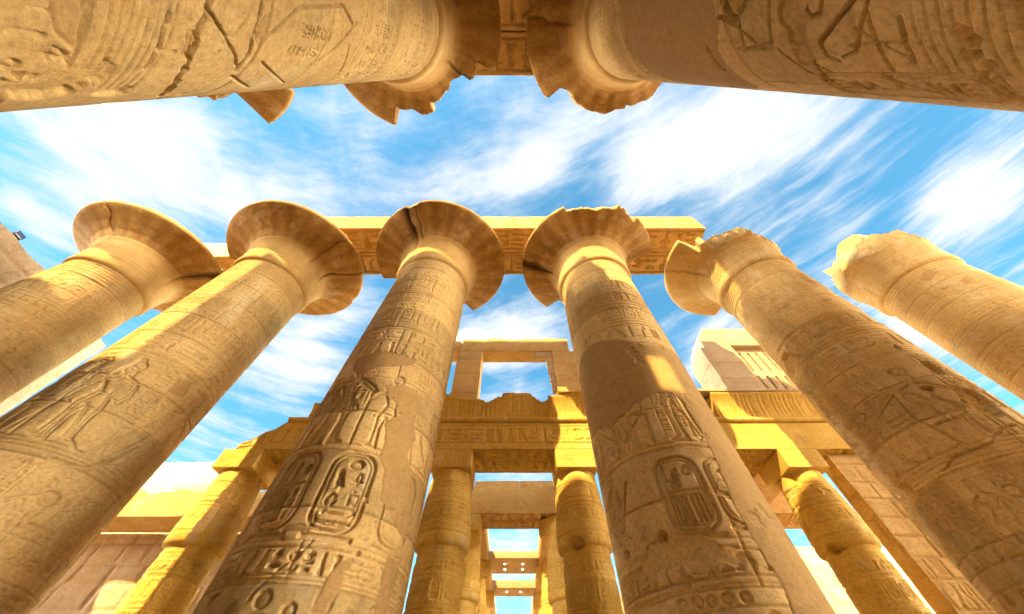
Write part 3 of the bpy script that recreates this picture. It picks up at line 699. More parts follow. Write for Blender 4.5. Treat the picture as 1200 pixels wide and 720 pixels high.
# --- D
def col_D():
    o, fc = col_root(.5 * S, YF, 'papyrus column right of the central gap, broad smooth mortar and one small sunlit patch')
    r = new_rel(47)
    standard(r, 47)
    r.rings([12.0, 11.85, 10.9, 10.75], .025); r.frieze(10.95, 11.8, -H_, H_, .02)
    r.band(9.9, 10.5, -H_, H_, .03)
    r.scene(6.1, 9.6, -4.8, 4.8, .045)
    r.fig('disc', -1.35, 6.1, 2.6, .055); r.column_text(.3, .62, 6.3, 8.2, .035); r.column_text(.62, .95, 6.3, 8.2, .035)
    r.cut([(-1.9, 7.55), (.05, 6.95)], .035, .05); r.cut([(-1.7, 7.3), (-.7, 6.4), (-.2, 6.9)], .03, .05)
    r.rings([5.98], .03)
    r.cartouche(-.22, .62, 4.3, 5.75, .05, [('stroke', .12, .66, .14, .24), ('ball', .56, .70, .34, .18), ('ankh', .36, .58, .22, .26), ('star', .2, .54, .3, .2), ('bar', .1, .49, .8, .06), ('plants', .1, .1, .42, .36), ('strokes', .54, .1, .34, .34)])
    r.cartouche(.78, 1.5, 4.4, 5.7, .045); r.cartouche(-3.2, -2.4, 4.3, 5.75, .045)
    r.fig('disc', -1.85, 4.5, 1.35, .055); r.cut([(-.95, 5.55), (-1.35, 4.75)], .03, .055); r.cut([(-1.95, 5.35), (-1.45, 5.7)], .04, .055); r.cut([(-1.9, 4.9), (-1.6, 4.65), (-1.3, 4.75)], .03, .05)
    r.band(3.6, 3.98, -H_, H_, .052); r.rings([4.15, 3.5], .018)
    for k in range(5): r.sign('ball', -.62 + k * .24, 3.22, .2, .2, .045)
    r.frieze(1.8, 3.2, -H_, H_, .04)
    r.joints([1.3, 2.4, 3.45, 4.95, 6.0, 7.1, 8.4, 9.6, 10.6, 11.6, 12.6, 13.6, 14.6], .045, .4)
    r.patch([(-3, 9.9), (-1.0, 10.3), (0, 9.9), (.8, 9.4), (2.6, 9.6), (2.6, 7.4), (1.5, 6.9), (.9, 7.5), (.4, 7.5), (-.2, 7.25), (-.9, 7.0), (-1.4, 7.3), (-3, 7.6)])
    r.patch([(1.25, 7.6), (2.4, 7.4), (2.5, 2.4), (1.15, 2.4), (1.05, 3.6), (.98, 4.5), (1.1, 5.3), (1.15, 6.2)])
    r.erode(.9, .40, .035, soft=.08, zone=r.blob_zone([(-.1, 4.05, 1.1, .35), (.6, 3.95, .6, .3)], .7)); r.erode(1.2, .50, .03, soft=.05)
    r.holes([(-.49, 4.32, .13), (-1.44, 4.31, .09), (-.28, 3.6, .07), (.15, 3.62, .07)])
    r.wear(.008)
    shaft(o, r, fc, 2.6, 15.6, .018, .028, 8)
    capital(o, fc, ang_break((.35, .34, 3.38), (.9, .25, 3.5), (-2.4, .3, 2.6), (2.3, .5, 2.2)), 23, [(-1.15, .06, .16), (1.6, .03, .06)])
    round_base(o); return o
# --- B
def col_B():
    o, fc = col_root(-1.5 * S, YF, 'papyrus column second from the left, whole round capital, sunlit band along its shaft')
    r = new_rel(59)
    standard(r, 59)
    r.rings([12.0, 11.9], .02); r.frieze(10.3, 11.7, -H_, H_, .026); r.band(9.5, 10.15, -H_, H_, .032); r.rings([9.35], .02)
    r.scene(6.3, 9.2, -5, 5, .045)
    r.fig('tall', -1.5, 6.4, 2.7, .05); r.cut([(-1.6, 6.4), (-1.0, 8.6), (-.8, 9.0)], .03, .045); r.cut([(.2, 6.5), (1.2, 8.6)], .03, .045); r.cut([(.5, 6.4), (1.45, 8.4)], .025, .04)
    r.rings([6.2, 6.1], .025)
    r.scene(4.2, 5.9, -5, 5, .045); r.sign('ball', .1, 5.1, .42, .42, .07); r.sign('viper', .4, 4.75, .8, .35, .06); r.cartouche(1.0, 1.55, 4.4, 5.6, .04)
    r.band(3.4, 3.95, -H_, H_, .045); r.frieze(1.9, 3.3, -H_, H_, .04)
    r.joints([1.3, 2.4, 3.4, 4.6, 5.95, 7.3, 8.3, 9.3, 10.25, 11.3, 12.5, 13.6, 14.6], .045, .5)
    r.patch([(.2, 9.0), (.7, 9.1), (.8, 8.5), (.3, 8.4)])
    r.erode(.6, .46, .03, soft=.06); r.erode(1.3, .52, .035, soft=.05)
    r.crack(-.3, 6.0, .35, 2.0, .03, .07)
    r.wear(.008)
    shaft(o, r, fc, 3.2, 15.6, .02, .03, 9)
    capital(o, fc, ang_break((-2.6, .2, 3.0)), 37, [(.15, .03, .12), (.75, .04, .15), (1.8, .03, .1)])
    round_base(o); return o
# --- A
def col_A():
    o, fc = col_root(-2.5 * S, YF, 'leftmost papyrus column of the far row, whole round capital with sunlit neck')
    r = new_rel(61)
    standard(r, 61)
    r.rings([12.0, 11.9], .02); r.frieze(10.3, 11.7, -H_, H_, .03); r.band(9.5, 10.15, -H_, H_, .034); r.scene(6.5, 9.3, -5, 5, .045); r.scene(3.6, 6.3, -5, 5, .045)
    for u in (.2, .7, 1.1): r.sign('ring', u, 10.6, .3, .3, .04)
    r.joints([1.3, 2.4, 3.4, 4.6, 5.9, 7.1, 8.2, 9.3, 10.3, 11.5, 12.5, 13.6, 14.6], .045, .4)
    r.erode(.6, .47, .03, soft=.06); r.wear(.008)
    shaft(o, r, fc, 7.0, 15.6, .032, .036, 9)
    capital(o, fc, ang_break((-2.7, .2, 2.8)), 41, [(.6, .05, .2), (-1.2, .03, .1), (2.2, .03, .1)])
    round_base(o); return o
# --- E
def col_E():
    o, fc = col_root(1.5 * S, YF, 'papyrus column with broken spiked capital and deep gouges in its shaft, second from the right')
    r = new_rel(71)
    standard(r, 71)
    r.rings([12.0, 11.88, 11.7], .022); r.band(10.6, 11.3, -H_, H_, .03); r.rings([10.4, 10.3], .02); r.band(9.5, 10.15, -H_, H_, .032); r.rings([9.4, 9.3], .02)
    r.scene(6.3, 9.1, -5, 5, .05)
    r.sink([(-.5, 7.7), (.15, 8.0), (-.25, 8.75)], .05, .05, .2); r.cut([(-.55, 7.6), (.2, 7.95), (.1, 7.2), (.35, 6.4)], .03, .05); r.sign('strokes', -1.2, 7.9, .35, .9, .05); r.sign('ring', .55, 8.4, .34, .34, .05)
    r.sign('ring', -1.35, 7.2, .32, .32, .05)
    r.rings([6.2, 6.1, 6.0], .02); r.scene(4.3, 5.9, -5, 5, .05); r.sign('ball', .1, 5.1, .36, .36, .07); r.band(3.4, 3.95, -H_, H_, .04)
    for k in range(6): r.cut([(-H_, 5.98 - k * .06), (H_, 5.98 - k * .06)], .02, .014)
    r.joints([1.3, 2.4, 3.4, 4.6, 5.9, 7.1, 8.2, 9.2, 10.3, 11.4, 12.5, 13.5, 14.5], .045, .45)
    r.erode(.9, .28, .15, soft=.06, zone=r.blob_zone([(-1.5, 10.4, .75, .9), (-1.6, 8.9, .6, 1.0), (-1.7, 7.3, .7, 1.0), (-1.9, 5.8, .6, 1.0)], .9))
    r.erode(.9, .30, .17, soft=.06, zone=r.blob_zone([(.95, 7.9, .5, .28), (1.55, 7.3, .4, .7), (1.5, 9.4, .3, .4), (1.6, 8.5, .3, .5)], .9))
    r.erode(.7, .47, .035, soft=.06)
    r.crack(.3, 6.9, .1, 1.6, .03, .07); r.crack(-.4, 6.0, .2, 2.2, .03, .06)
    r.wear(.010)
    shaft(o, r, fc, 3.2, 15.6, .02, .03, 9)
    capital(o, fc, ang_break((.55, .55, 2.15), (1.35, .45, 1.95), (2.1, .5, 2.1), (2.9, .4, 2.3), (-2.7, .4, 2.2), (-.05, .16, 2.6)), 53, [(-.7, .03, .1)], mat=M_SHAFT, jag=.5)
    round_base(o); return o
# --- F
def col_F():
    o, fc = col_root(2.5 * S, YF, 'rightmost papyrus column, rim all broken away, loose masonry left on its head')
    r = new_rel(83)
    r.rings([15.42, 15.3, 15.1], .022); r.rings([13.9, 13.75], .02); r.band(12.1, 12.7, -H_, H_, .022)
    r.frieze(9.6, 11.2, -H_, H_, .028)
    r.scene(6.3, 9.2, -5, 5, .04); r.scene(3.6, 6.1, -5, 5, .04)
    for k in range(4): r.sign('ring', .35 + k * .42, 10.9 - k * .25, .26, .26, .045)
    r.joints([1.3, 2.4, 3.4, 4.6, 5.9, 7.1, 8.2, 9.2, 10.3, 11.4, 12.4, 13.4, 14.4], .045, .4)
    r.patch([(.3, 15.0), (.8, 15.2), (.9, 14.9), (.4, 14.7)]); r.patch([(.9, 14.1), (1.4, 14.2), (1.4, 13.8), (1.0, 13.8)])
    r.erode(.5, .36, .03, soft=.06, zone=r.blob_zone([(1.5, 14, 1.2, 2.4)], .3)); r.erode(.9, .47, .035, soft=.06); r.wear(.012)
    shaft(o, r, fc, 8.0, 15.6, .032, .036, 9)
    capital(o, fc, lambda th: 2.0 + .16 * np.cos(2 * th + 1.0), 67, [], mat=M_SHAFT)
    round_base(o); return o
# --- the near row: camera stands just in front of it
def col_L():
    o, fc = col_root(-.5 * S, YB, 'huge near column at the top left, dark crack zigzagging over its carved shaft')
    r = new_rel(91, .011)
    r.rings([15.42, 15.26, 15.10, 14.94, 14.78], .022); r.frieze(12.9, 14.45, -H_, H_, .026); r.band(12.1, 12.75, -H_, H_, .03)
    for k in range(7): r.cut([(-H_, 11.9 - k * .16), (H_, 11.9 - k * .16)], .02, .02)
    for k in range(5): r.column_text(-.3 + k * .36, .06 + k * .36, 9.3, 10.6, .035, False)
    r.band(10.75, 11.0, -H_, H_, .025)
    r.rings([9.2, 9.1], .02)
    # the framed panel with its text, long thin lines
    r.cut([(.66, 6.35), (.3, 6.8), (.1, 8.0), (.3, 8.5), (.72, 8.1), (1.1, 7.6), (1.5, 7.0)], .022, .05)
    r.column_text(.42, .66, 6.9, 7.9, .035, False); r.column_text(.70, .92, 6.8, 7.7, .03, False)
    r.cut([(1.0, 6.5), (1.5, 7.6)], .018, .035); r.cut([(1.25, 6.2), (1.6, 6.9)], .025, .05); r.cut([(.6, 8.6), (1.3, 9.1)], .02, .035)
    r.fig('disc', -2.3, 5.9, 2.8, .05); r.scene(3.4, 5.8, -5.2, -.6, .045)
    # fine girdle lines
    for k in range(8): r.cut([(-.3, 4.58 + k * .075), (1.25 + .05 * k, 4.56 + k * .075)], .007, .016)
    r.cut([(1.14, 5.04), (.94, 5.05), (.93, 5.22)], .016, .045); r.cut([(.94, 5.05), (.76, 5.02), (.6, 5.03)], .016, .045)
    r.cut([(1.22, 4.70), (1.02, 4.66)], .014, .04); r.cut([(.62, 5.25), (.72, 5.0)], .012, .035)
    r.cut([(1.12, 4.43), (.82, 4.44), (.5, 4.45)], .012, .03)
    for (nm, u, z, w, h) in (('ankh', .92, 4.18, .16, .20), ('mouth', .72, 4.26, .1, .08), ('stroke', .66, 4.1, .1, .16), ('reed', .80, 4.02, .1, .2), ('ring', 1.05, 4.05, .1, .1), ('stool', 1.16, 4.1, .1, .1), ('loaf', 1.3, 4.2, .14, .1)): r.sign(nm, u, z, w, h, .04)
    r.joints([1.3, 2.4, 3.5, 6.3, 7.75, 8.95, 10.1, 11.2, 12.0, 13.2, 14.5], .03, .25)
    r.patch([(.68, 5.22), (.95, 5.3), (.98, 5.42), (.7, 5.36)]); r.patch([(.5, 4.15), (.85, 4.3), (.95, 4.42), (.6, 4.4)])
    r.patch([(.5, 6.15), (.75, 6.2), (.7, 6.35), (.45, 6.3)])
    r.erode(1.6, .22, .035, soft=.10, zone=r.blob_zone([(1.35, 4.45, .28, .5), (1.5, 4.9, .22, .5), (1.4, 4.1, .3, .3)], .9)); r.erode(1.1, .50, .03, soft=.05)
    # the big crack and the pieces beside it
    def ragged(p, w, d):
        for (a, b) in zip(p[:-1], p[1:]):
            n_ = 5; q = [(a[0] + (b[0] - a[0]) * k / n_ + r.py.uniform(-.018, .018), a[1] + (b[1] - a[1]) * k / n_ + r.py.uniform(-.018, .018)) for k in range(n_ + 1)]
            for k in range(n_): r.cut(q[k:k + 2], w * r.py.uniform(.6, 1.4), d * r.py.uniform(.8, 1.2))
    ragged([(1.75, 5.65), (1.47, 5.55), (1.17, 5.46), (.92, 5.41), (.65, 5.38), (.4, 5.42), (.1, 5.3)], .028, .11)
    ragged([(.49, 5.40), (.64, 5.61), (.89, 5.95), (1.13, 6.17)], .014, .05); ragged([(1.13, 6.17), (.92, 6.18), (.65, 6.13), (.3, 6.10)], .024, .08)
    ragged([(.5, 5.95), (.72, 5.8), (.8, 5.7)], .01, .03)
    r.holes([(.88, 5.72, .022), (1.22, 4.25, .04), (1.05, 4.4, .035), (1.3, 4.35, .04), (1.45, 4.6, .05)])
    r.wear(.008)
    shaft(o, r, fc, 3.4, 15.6, .0115, .024, 8.0, 80)
    capital(o, fc, ang_break((1.2, .34, 2.85), (.62, .34, 2.45), (.22, .18, 2.95)), 73, [(.0, .03, .1), (.3, .03, .2)], nth=420)
    round_base(o); return o
def col_R():
    o, fc = col_root(.5 * S, YB, 'huge near column at the top right, smooth mortar collar below its capital')
    r = new_rel(97, .011)
    r.rings([15.42, 15.26, 15.10, 14.94, 14.78], .022); r.frieze(12.9, 14.45, -H_, H_, .026); r.band(12.1, 12.75, -H_, H_, .03)
    r.rings([12.0, 11.85], .02); r.band(10.9, 11.5, -H_, H_, .03)
    # few, large, deep outlines
    r.cut([(-.2, 6.3), (-.45, 6.75), (-.35, 7.1)], .03, .07); r.cut([(-.3, 6.05), (-.75, 6.2), (-.8, 6.75), (-.25, 6.6)], .02, .05); r.sink([(-.15, 6.6), (-.5, 6.75), (-.2, 7.0)], .06, .05, .3)
    r.cut([(-.78, 6.9), (-.82, 6.2)], .014, .035); r.cut([(-.82, 6.15), (-1.2, 5.9)], .014, .035); r.cut([(-1.0, 5.8), (-1.2, 5.6)], .02, .05)
    r.cut([(-.2, 5.62), (-.44, 5.60), (-.56, 5.52), (-.55, 5.42), (-.42, 5.37), (-.2, 5.38)], .022, .06)
    r.cut([(-1.02, 5.42), (-.95, 5.53), (-.8, 5.52), (-.45, 5.0), (-.2, 4.75)], .022, .07); r.cut([(-.98, 5.35), (-.93, 5.18), (-.5, 4.92), (-.2, 4.85)], .014, .045)
    r.cut([(-.68, 4.70), (-1.05, 4.72)], .02, .07); r.cut([(-.6, 4.95), (-1.15, 4.94)], .018, .06); r.cut([(-.86, 5.2), (-.86, 4.72)], .009, .03); r.cut([(-.7, 5.1), (-1.0, 4.75)], .009, .03)
    r.cartouche(-1.62, -1.2, 4.3, 5.85, .04); r.cut([(-1.25, 5.1), (-1.5, 4.75)], .03, .06)
    for k in range(7): r.cut([(-.2, 4.62 - k * .085), (-1.2, 4.60 - k * .085)], .007, .016)
    r.scene(7.0, 8.9, -5, -1.9, .05); r.scene(4.3, 6.9, -5.2, -2.0, .05); r.scene(3.3, 6.9, .4, 5, .05)
    r.joints([1.3, 2.4, 3.4, 4.0, 5.75, 6.98, 8.1, 9.0, 10.2, 11.6, 12.7, 13.7, 14.6], .03, .2)
    r.patch([(-1.5, 10.8), (-.6, 11.4), (.6, 11.2), (2, 11.5), (2, 7.4), (.6, 7.3), (.1, 7.1), (-.5, 7.2), (-.9, 7.5), (-1.6, 7.4), (-2.0, 9.0)])
    r.erode(1.1, .50, .03, soft=.05); r.holes([(-.83, 4.34, .055), (-.90, 4.28, .05), (-1.02, 4.32, .06), (-1.1, 4.24, .05), (-1.2, 4.30, .05), (-.5, 4.1, .04)])
    r.crack(-.4, 7.0, -2.0, .8, .015, .05, .09)
    r.wear(.008)
    shaft(o, r, fc, 3.4, 15.6, .0115, .024, 8.0, 80)
    capital(o, fc, ang_break((-.66, .30, 2.9), (-1.2, .34, 2.85), (-1.9, .45, 2.7)), 79, [(.4, .03, .1)], nth=420)
    round_base(o); return o
def col_near_outer():
    """the next two columns of the near row, of which the photo shows chips of capital"""
    r = new_rel(103, .04); standard(r, 103); r.scene(4, 11.8, -5, 5, .04); r.joints([2.4, 4.6, 6.9, 9.0, 11.3, 13.6], .045, .3); r.wear(.01)
    for x, brk, lab in ((-1.5, ang_break((1.6, .55, 2.3), (.0, .5, 2.2), (-.9, .6, 2.2), (2.6, .8, 2.0)), 'near row column showing only pointed chips of capital below the top left shaft'),
                        (1.5, ang_break((-1.4, .9, 2.05), (.0, .8, 2.2), (2.4, 1.0, 2.4)), 'near row column showing only a sliver of capital below the top right shaft')):
        o, fc = col_root(x * S, YB, lab)
        shaft(o, r, fc, 2, 2, .05, .3, 2); capital(o, fc, brk, 89 + int(x * 2), [(.4, .03, .1)]); round_base(o)
for f in (col_A, col_B, col_C, col_D, col_E, col_F, col_L, col_R, col_near_outer): f()

# ---------------------------------------------------------------- abaci and architraves of the nave
for x in (-1.5, -.5, .5):
    pass
def under_text(w, d, seed, res=.045):
    """two rows of large signs along a soffit of width w (u) and depth d (z = y)"""
    r = Relief(w, d[0], d[1], res, seed, False)
    m = (d[0] + d[1]) / 2
    r.band(d[0] + .15, m - .12, -w / 2 + .1, w / 2 - .1, .05); r.band(m + .12, d[1] - .15, -w / 2 + .1, w / 2 - .1, .05)
    r.cut([(-w / 2, m), (w / 2, m)], .05, .12); r.wear(.012)
    return r
ZS, ZT = 19.8, 21.7; HB = 1.55
def nave_beam(x0, x1, yc, label, seed, y_from=None, top=None, text=True, zt=ZT):
    o = empty('architrave', ((x0 + x1) / 2, yc, ZS), label, 'architrave', 'architraves of the nave')
    y0 = yc - HB if y_from is None else y_from
    mid = yc
    parts = [(y0, mid - .02), (mid + .02, yc + HB)] if y0 < mid else [(y0, yc + HB)]
    for k, (a, b) in enumerate(parts):
        f = {}
        if text:
            r = Relief(x1 - x0, a, b, .045, seed + k, False); r.band(a + .2, b - .2, -(x1 - x0) / 2 + .1, (x1 - x0) / 2 - .1, .10); r.wear(.012); f['-z'] = r
        if k == 0 and a < yc - 1:
            q = Relief(x1 - x0, ZS, zt, .06, seed + 7, False); q.band(ZS + .4, zt - .5, -(x1 - x0) / 2 + .1, (x1 - x0) / 2 - .1, .03); q.wear(.015); f['-y'] = q
        block('beam', x0 + .012, x1 - .012, a, b, ZS + .003 * k, zt - .05 * k, M_BEAM, o, .3, .02, .12, f, top, seed + k)
    return o
nave_beam(-20.4, -1.5 * S, YF, 'architrave stretch between the two leftmost columns, only its rear beam left', 201, YF + .25)
nave_beam(-1.5 * S, -.5 * S, YF, 'far architrave stretch left of the central gap, resting on two whole round capitals', 211)
nave_beam(-.5 * S, .5 * S, YF, 'far architrave stretch bridging the central gap, between the two middle columns', 221)
nave_beam(.5 * S, 11.15, YF, 'far architrave stretch ending at the right, over the broken spiked capital', 231)
nave_beam(-.5 * S - 1.55, .5 * S + 1.5, YB, 'near architrave overhead at the top of the photo, painted signs on its underside', 241, zt=20.6)
for x in (-20.4, -1.5 * S, -.5 * S, .5 * S): 
    block('abacus', x - 1.5, x + 1.5, YF - 1.5, YF + 1.5, 18.55, ZS - .005, M_BEAM, None, .4, .015, .06, seed=int(300 + x))
for x in (-.5 * S, .5 * S):
    block('abacus', x - 1.5, x + 1.5, YB - 1.5, YB + 1.5, 18.55, ZS - .005, M_BEAM, None, .4, .015, .06, seed=int(330 + x))
for o in [q for q in C.objects if q.name.split('.')[0] == 'abacus' and q.parent is None]:
    # an abacus belongs to its column
    root = min((q for q in C.objects if q.name.startswith('papyrus_column')), key=lambda q: (q.location.x - o.location.x) ** 2 + (q.location.y - o.location.y) ** 2)
    o.location = o.location - root.location; o.parent = root
# unseen wall added behind the near row to keep the far row in shade
def back_mass():
    o = empty('shade_wall', (0, -3.5, 0), 'unseen shade wall added behind the near row of columns, behind the camera', 'shade wall')
    for k, (x0, x1, z0, z1) in enumerate(((-31, -22, 0, 25), (-22, -16.8, 0, 20), (-16.8, -1.55, 0, 27.2), (-1.55, -.3, 0, 18.75), (-1.55, -.3, 21.6, 24.9), (-.3, 1.0, 0, 24.9), (1.0, 5.2, 0, 27.2), (5.2, 25, 0, 30.4))):  # heights and opening shaped to throw the shadows and sun patches
        block('masonry', x0, x1, -5.0, -3.5, z0, z1, M_PALE, o, 1.2, .02, .1, seed=351 + k)
back_mass()
def loose(x, y, z, w, d, h, label, seed, rz=0, mat=None):
    o = block('loose_block', -w / 2, w / 2, -d / 2, d / 2, 0, h, mat or M_BEAM, None, .12, .05, .12, seed=seed, origin=(0, 0, 0))
    o.location = (x, y, z); o.rotation_euler = (0, 0, rz)
    tag(o, label, 'stone', 'loose stones on top of the ruins'); return o
loose(-1.5, 7.6, ZT - .02, .75, .6, .28, 'small flat stone on the central architrave, just right of the left capital', 361)
loose(-.65, 7.7, ZT - .02, .5, .5, .18, 'low rubble stone on the central architrave, nearer to the right capital', 362)
loose(7.2, 7.6, ZT - .02, .9, .5, .12, 'thin stone on the architrave right of the chipped capital', 363)
# masonry left on the head of the rightmost column
def head_F():
    o = block('masonry_block', 2.5 * S - 1.1, 2.5 * S + .7, YF - 1.3, YF + 1.3, 18.57, 19.9, M_BEAM, None, .14, .16, .35, seed=371, top=lambda x, y: 19.4 + .35 * np.sin(x * 2.3) + .25 * np.sin(y * 3.1 + 1))
    tag(o, 'ragged masonry block left on the broken head of the rightmost column', 'stone')
head_F()

# ---------------------------------------------------------------- side aisle: closed bud columns
YA = 14.8; ZAB = 9.3; ZAR = 10.13; ZTOR = 11.5
BUD = [(.95, .3), (.98, 1.2), (.97, 2.5), (.95, 4.0), (.92, 5.6), (.89, 6.44), (.88, 6.5), (1.0, 6.56), (1.04, 6.64), (1.045, 6.9), (1.03, 7.4), (.99, 8.0), (.95, 8.5), (.90, 8.95), (.87, 9.2), (.86, 9.32)]
def bud_mesh(seed, damage=None, res=.034):
    w = 2 * math.pi * .95; r = Relief(w, .3, 9.4, .03, seed); hw = w / 2
    r.column_text(-.2, .12, 7.1, 7.9, .02, False)
    r.band(7.3, 7.75, -hw, hw, .022); r.rings([8.6, 8.5, 8.1], .016); r.rings([6.42, 6.34, 6.26, 6.18], .014)
    r.band(5.75, 6.1, -hw, hw, .022); r.frieze(4.9, 5.65, -hw, hw, .022); r.rings([4.85, 4.2, 4.1], .018); r.band(4.25, 4.75, -hw, hw, .024)
    r.scene(2.6, 4.0, -3, 3, .025); r.scene(1.1, 2.5, -3, 3, .025)
    r.joints([1.4, 2.5, 3.45, 4.5, 5.6, 6.9, 7.9, 8.7], .022, .45)
    r.erode(1.4, .46, .03, soft=.06)
    if damage: r.erode(.8, .3, .14, soft=.08, zone=r.blob_zone(damage, .9))
    r.h *= 1.6
    r.wear(.010)
    return r
def bud_column(x, y, label, seed, face, damage=None, mat=None):
    o = empty('bud_column', (x, y, 0), label, 'column', 'closed bud columns of the side aisle')
    r = bud_mesh(seed, damage); fc = math.atan2(-y, -x) if face is None else face
    p = np.array(BUD)
    a = R(110); th = np.concatenate([np.arange(-a, a, .034), np.linspace(a, 2 * math.pi - a, 24, endpoint=False)])
    for nm, z0, z1 in (('shaft', .3, 6.5), ('bud_capital', 6.5, 9.32)):
        zs = np.unique(np.concatenate([np.arange(z0, 2.4, .15), np.arange(max(2.4, z0), z1, .032), [z1]]))
        rr = np.interp(zs, p[:, 1], p[:, 0])
        U = np.repeat((th * .95)[None], len(zs), 0); U = (U + r.width / 2) % r.width - r.width / 2; Z = np.repeat(zs[:, None], len(th), 1)
        h = r.sample(U, Z, r.h); tn = r.sample(U, Z, r.tone)
        V = lathe_grid(zs, th + fc, rr[:, None] + h)
        mesh_np(nm, V, grid_quads(len(zs), len(th), True), mat or M_SIDE, o, True, {'mortar': np.zeros(len(V)), 'tone': tn.ravel()})
    block('abacus', x - .88, x + .88, y - 1.0, y + 1.0, ZAB, ZAR - .005, mat or M_SIDE, o, .2, .01, .06, seed=seed)
    q = [(1.25, -.05), (1.3, .12), (1.25, .3), (.3, .31)]
    t = np.linspace(0, 2 * math.pi, 48, endpoint=False)
    mesh_np('base', lathe_grid(None, t, np.repeat(np.array([k[0] for k in q])[:, None], 48, 1), np.repeat(np.array([k[1] for k in q])[:, None], 48, 1)), grid_quads(4, 48, True), mat or M_SIDE, o, False, {'mortar': np.zeros(192)})
    return o
bl = bud_column(-2.72, YA, 'closed bud column left of the central passage, front row, its head lit yellow', 401, None)
br = bud_column(2.72, YA, 'closed bud column right of the central passage, front row, sunlit along its right edge', 403, None, [(-.3, 6.55, .5, .2)])
bud_column(-12.1, YA, 'closed bud column beside the far left, under the ragged broken end of the side beam', 405, None)
bud_column(12.7, YA, 'closed bud column on the right with a chipped dark collar and framed block on top', 407, None, [(-.35, 6.55, .45, .22)])
for x in (-7.4, 7.6): copy_thing(bl, (x, YA, 0), 0, 'closed bud column hidden behind the column with cartouches' if x < 0 else 'closed bud column hidden behind the mortar banded column')
for x, lab in ((-2.72, 'closed bud column second in line along the left of the central passage'), (2.72, 'closed bud column second in line along the right of the central passage')):
    copy_thing(bl, (x, 21.0, 0), .9 if x > 0 else 0, lab)
for y, n_ in ((27.6, 'third'), (34.0, 'fourth')):
    for x, sd in ((-2.72, 'left'), (2.72, 'right')):
        copy_thing(bl, (x, y, 0), .4, 'closed bud column %s in line along the %s of the central passage' % (n_, sd))
copy_thing(br, (12.9, 21.0, 0), .5, 'closed bud column deep in the right aisle behind the chipped collar one')
copy_thing(bl, (-12.1, 21.0, 0), .5, 'closed bud column deep in the left aisle behind the ragged beam end')
copy_thing(bl, (7.6, 21.0, 0), .5, 'closed bud column deep in the right aisle hidden behind the mortar banded column')

# ---------------------------------------------------------------- side aisle: beams, roll moulding, cornice
Y0, Y1 = 13.8, 15.85
def entablature(x0, x1, label, seed, ztop_fn, torus=(None, None), cornice=None, set_back=None, face_text=True):
    """a stretch of architrave on the front aisle row with its roll and hollow cornice"""
    o = empty('side_entablature', ((x0 + x1) / 2, Y0, ZAR), label, 'entablature', 'entablature of the front aisle row')
    L = x1 - x0
    f = {}
    q = Relief(L, ZAR, ZTOR, .035, seed, False)
    if face_text: q.band(ZAR + .30, ZTOR - .22, -L / 2 + .05, L / 2 - .05, .045)
    q.erode(.8, .42, .02); q.wear(.012); f['-y'] = q
    s = Relief(L, Y0, Y1, .05, seed + 1, False); m = (Y0 + Y1) / 2
    s.band(Y0 + .15, m - .1, -L / 2 + .05, L / 2 - .05, .12); s.band(m + .1, Y1 - .15, -L / 2 + .05, L / 2 - .05, .12); s.wear(.01); f['-z'] = s
    block('beam', x0, x1, Y0, Y1, ZAR, ZTOR, M_SIDE, o, .3, .015, .07, f, ztop_fn, seed)
    t0, t1 = torus if torus[0] is not None else (x0, x1)
    n = max(2, int((t1 - t0) / .12)); xs = np.linspace(t0, t1, n); a = np.linspace(R(-200), R(20), 14)
    rad = .13 + .012 * vnoise3(np.stack([xs, xs * 0, xs * 0], -1), 1.3, seed, 2)
    V = np.stack([np.repeat(xs[:, None], 14, 1), Y0 - .02 + rad[:, None] * np.sin(a)[None] * 1.0, ZTOR + .13 + rad[:, None] * np.cos(a)[None]], -1).reshape(-1, 3)
    mesh_np('roll_moulding', V - np.array(o.location), grid_quads(n, 14, False)[:, ::-1], M_SIDE, o, True, {'mortar': np.zeros(len(V))})
    for (c0, c1, top, back) in (cornice or []):
        n = max(2, int((c1 - c0) / .06)); xs = np.linspace(c0, c1, n); v = np.linspace(0, 1, 18)
        ztop = top(xs)
        zz = ZTOR + .24 + v[None] * (ztop[:, None] - ZTOR - .24)
        pr = np.clip((zz - ZTOR - .24) / 1.25, 0, 1)
        out_ = .40 * pr ** 2.4 - back
        flut = .03 * (np.abs(((xs / .22) % 1) - .5) < .12)
        nn = vnoise3(np.stack([np.repeat(xs[:, None], 18, 1).ravel(), zz.ravel(), zz.ravel() * 0], -1), 2.2, seed + 4, 4).reshape(zz.shape)
        yy = Y0 - out_ + flut[:, None] + .02 * nn
        front = np.stack([np.repeat(xs[:, None], 18, 1), yy, zz], -1)
        tp = np.stack([np.repeat(xs[:, None], 3, 1), np.stack([yy[:, -1] + .02, yy[:, -1] * .5 + (Y0 + 1.0) * .5, np.full(n, Y0 + 1.0)], 1), np.stack([ztop + .01, ztop, ztop - .02], 1)], -1)
        bk = np.stack([xs, np.full(n, Y0 + 1.0), np.full(n, ZTOR + .2)], -1)[:, None, :]
        G_ = np.concatenate([front, tp, bk], 1); k = G_.shape[1]; V = G_.reshape(-1, 3)
        Q = list(grid_quads(n, k, False)[:, ::-1])
        base = len(V)
        # end caps as strips from the front edge to the back plane
        V = list(V)
        for e in (0, n - 1):
            for i in range(17):
                a_, b_ = e * k + i, e * k + i + 1
                V.append((xs[e], Y0 + 1.0, zz[e, i])); V.append((xs[e], Y0 + 1.0, zz[e, i + 1]))
                q4 = [a_, b_, len(V) - 1, len(V) - 2]
                Q.append(q4 if e == 0 else q4[::-1])
        mesh_np('cornice', np.array(V) - np.array(o.location), np.array(Q), M_SIDE, o, True, {'mortar': np.zeros(len(V))})
    return o
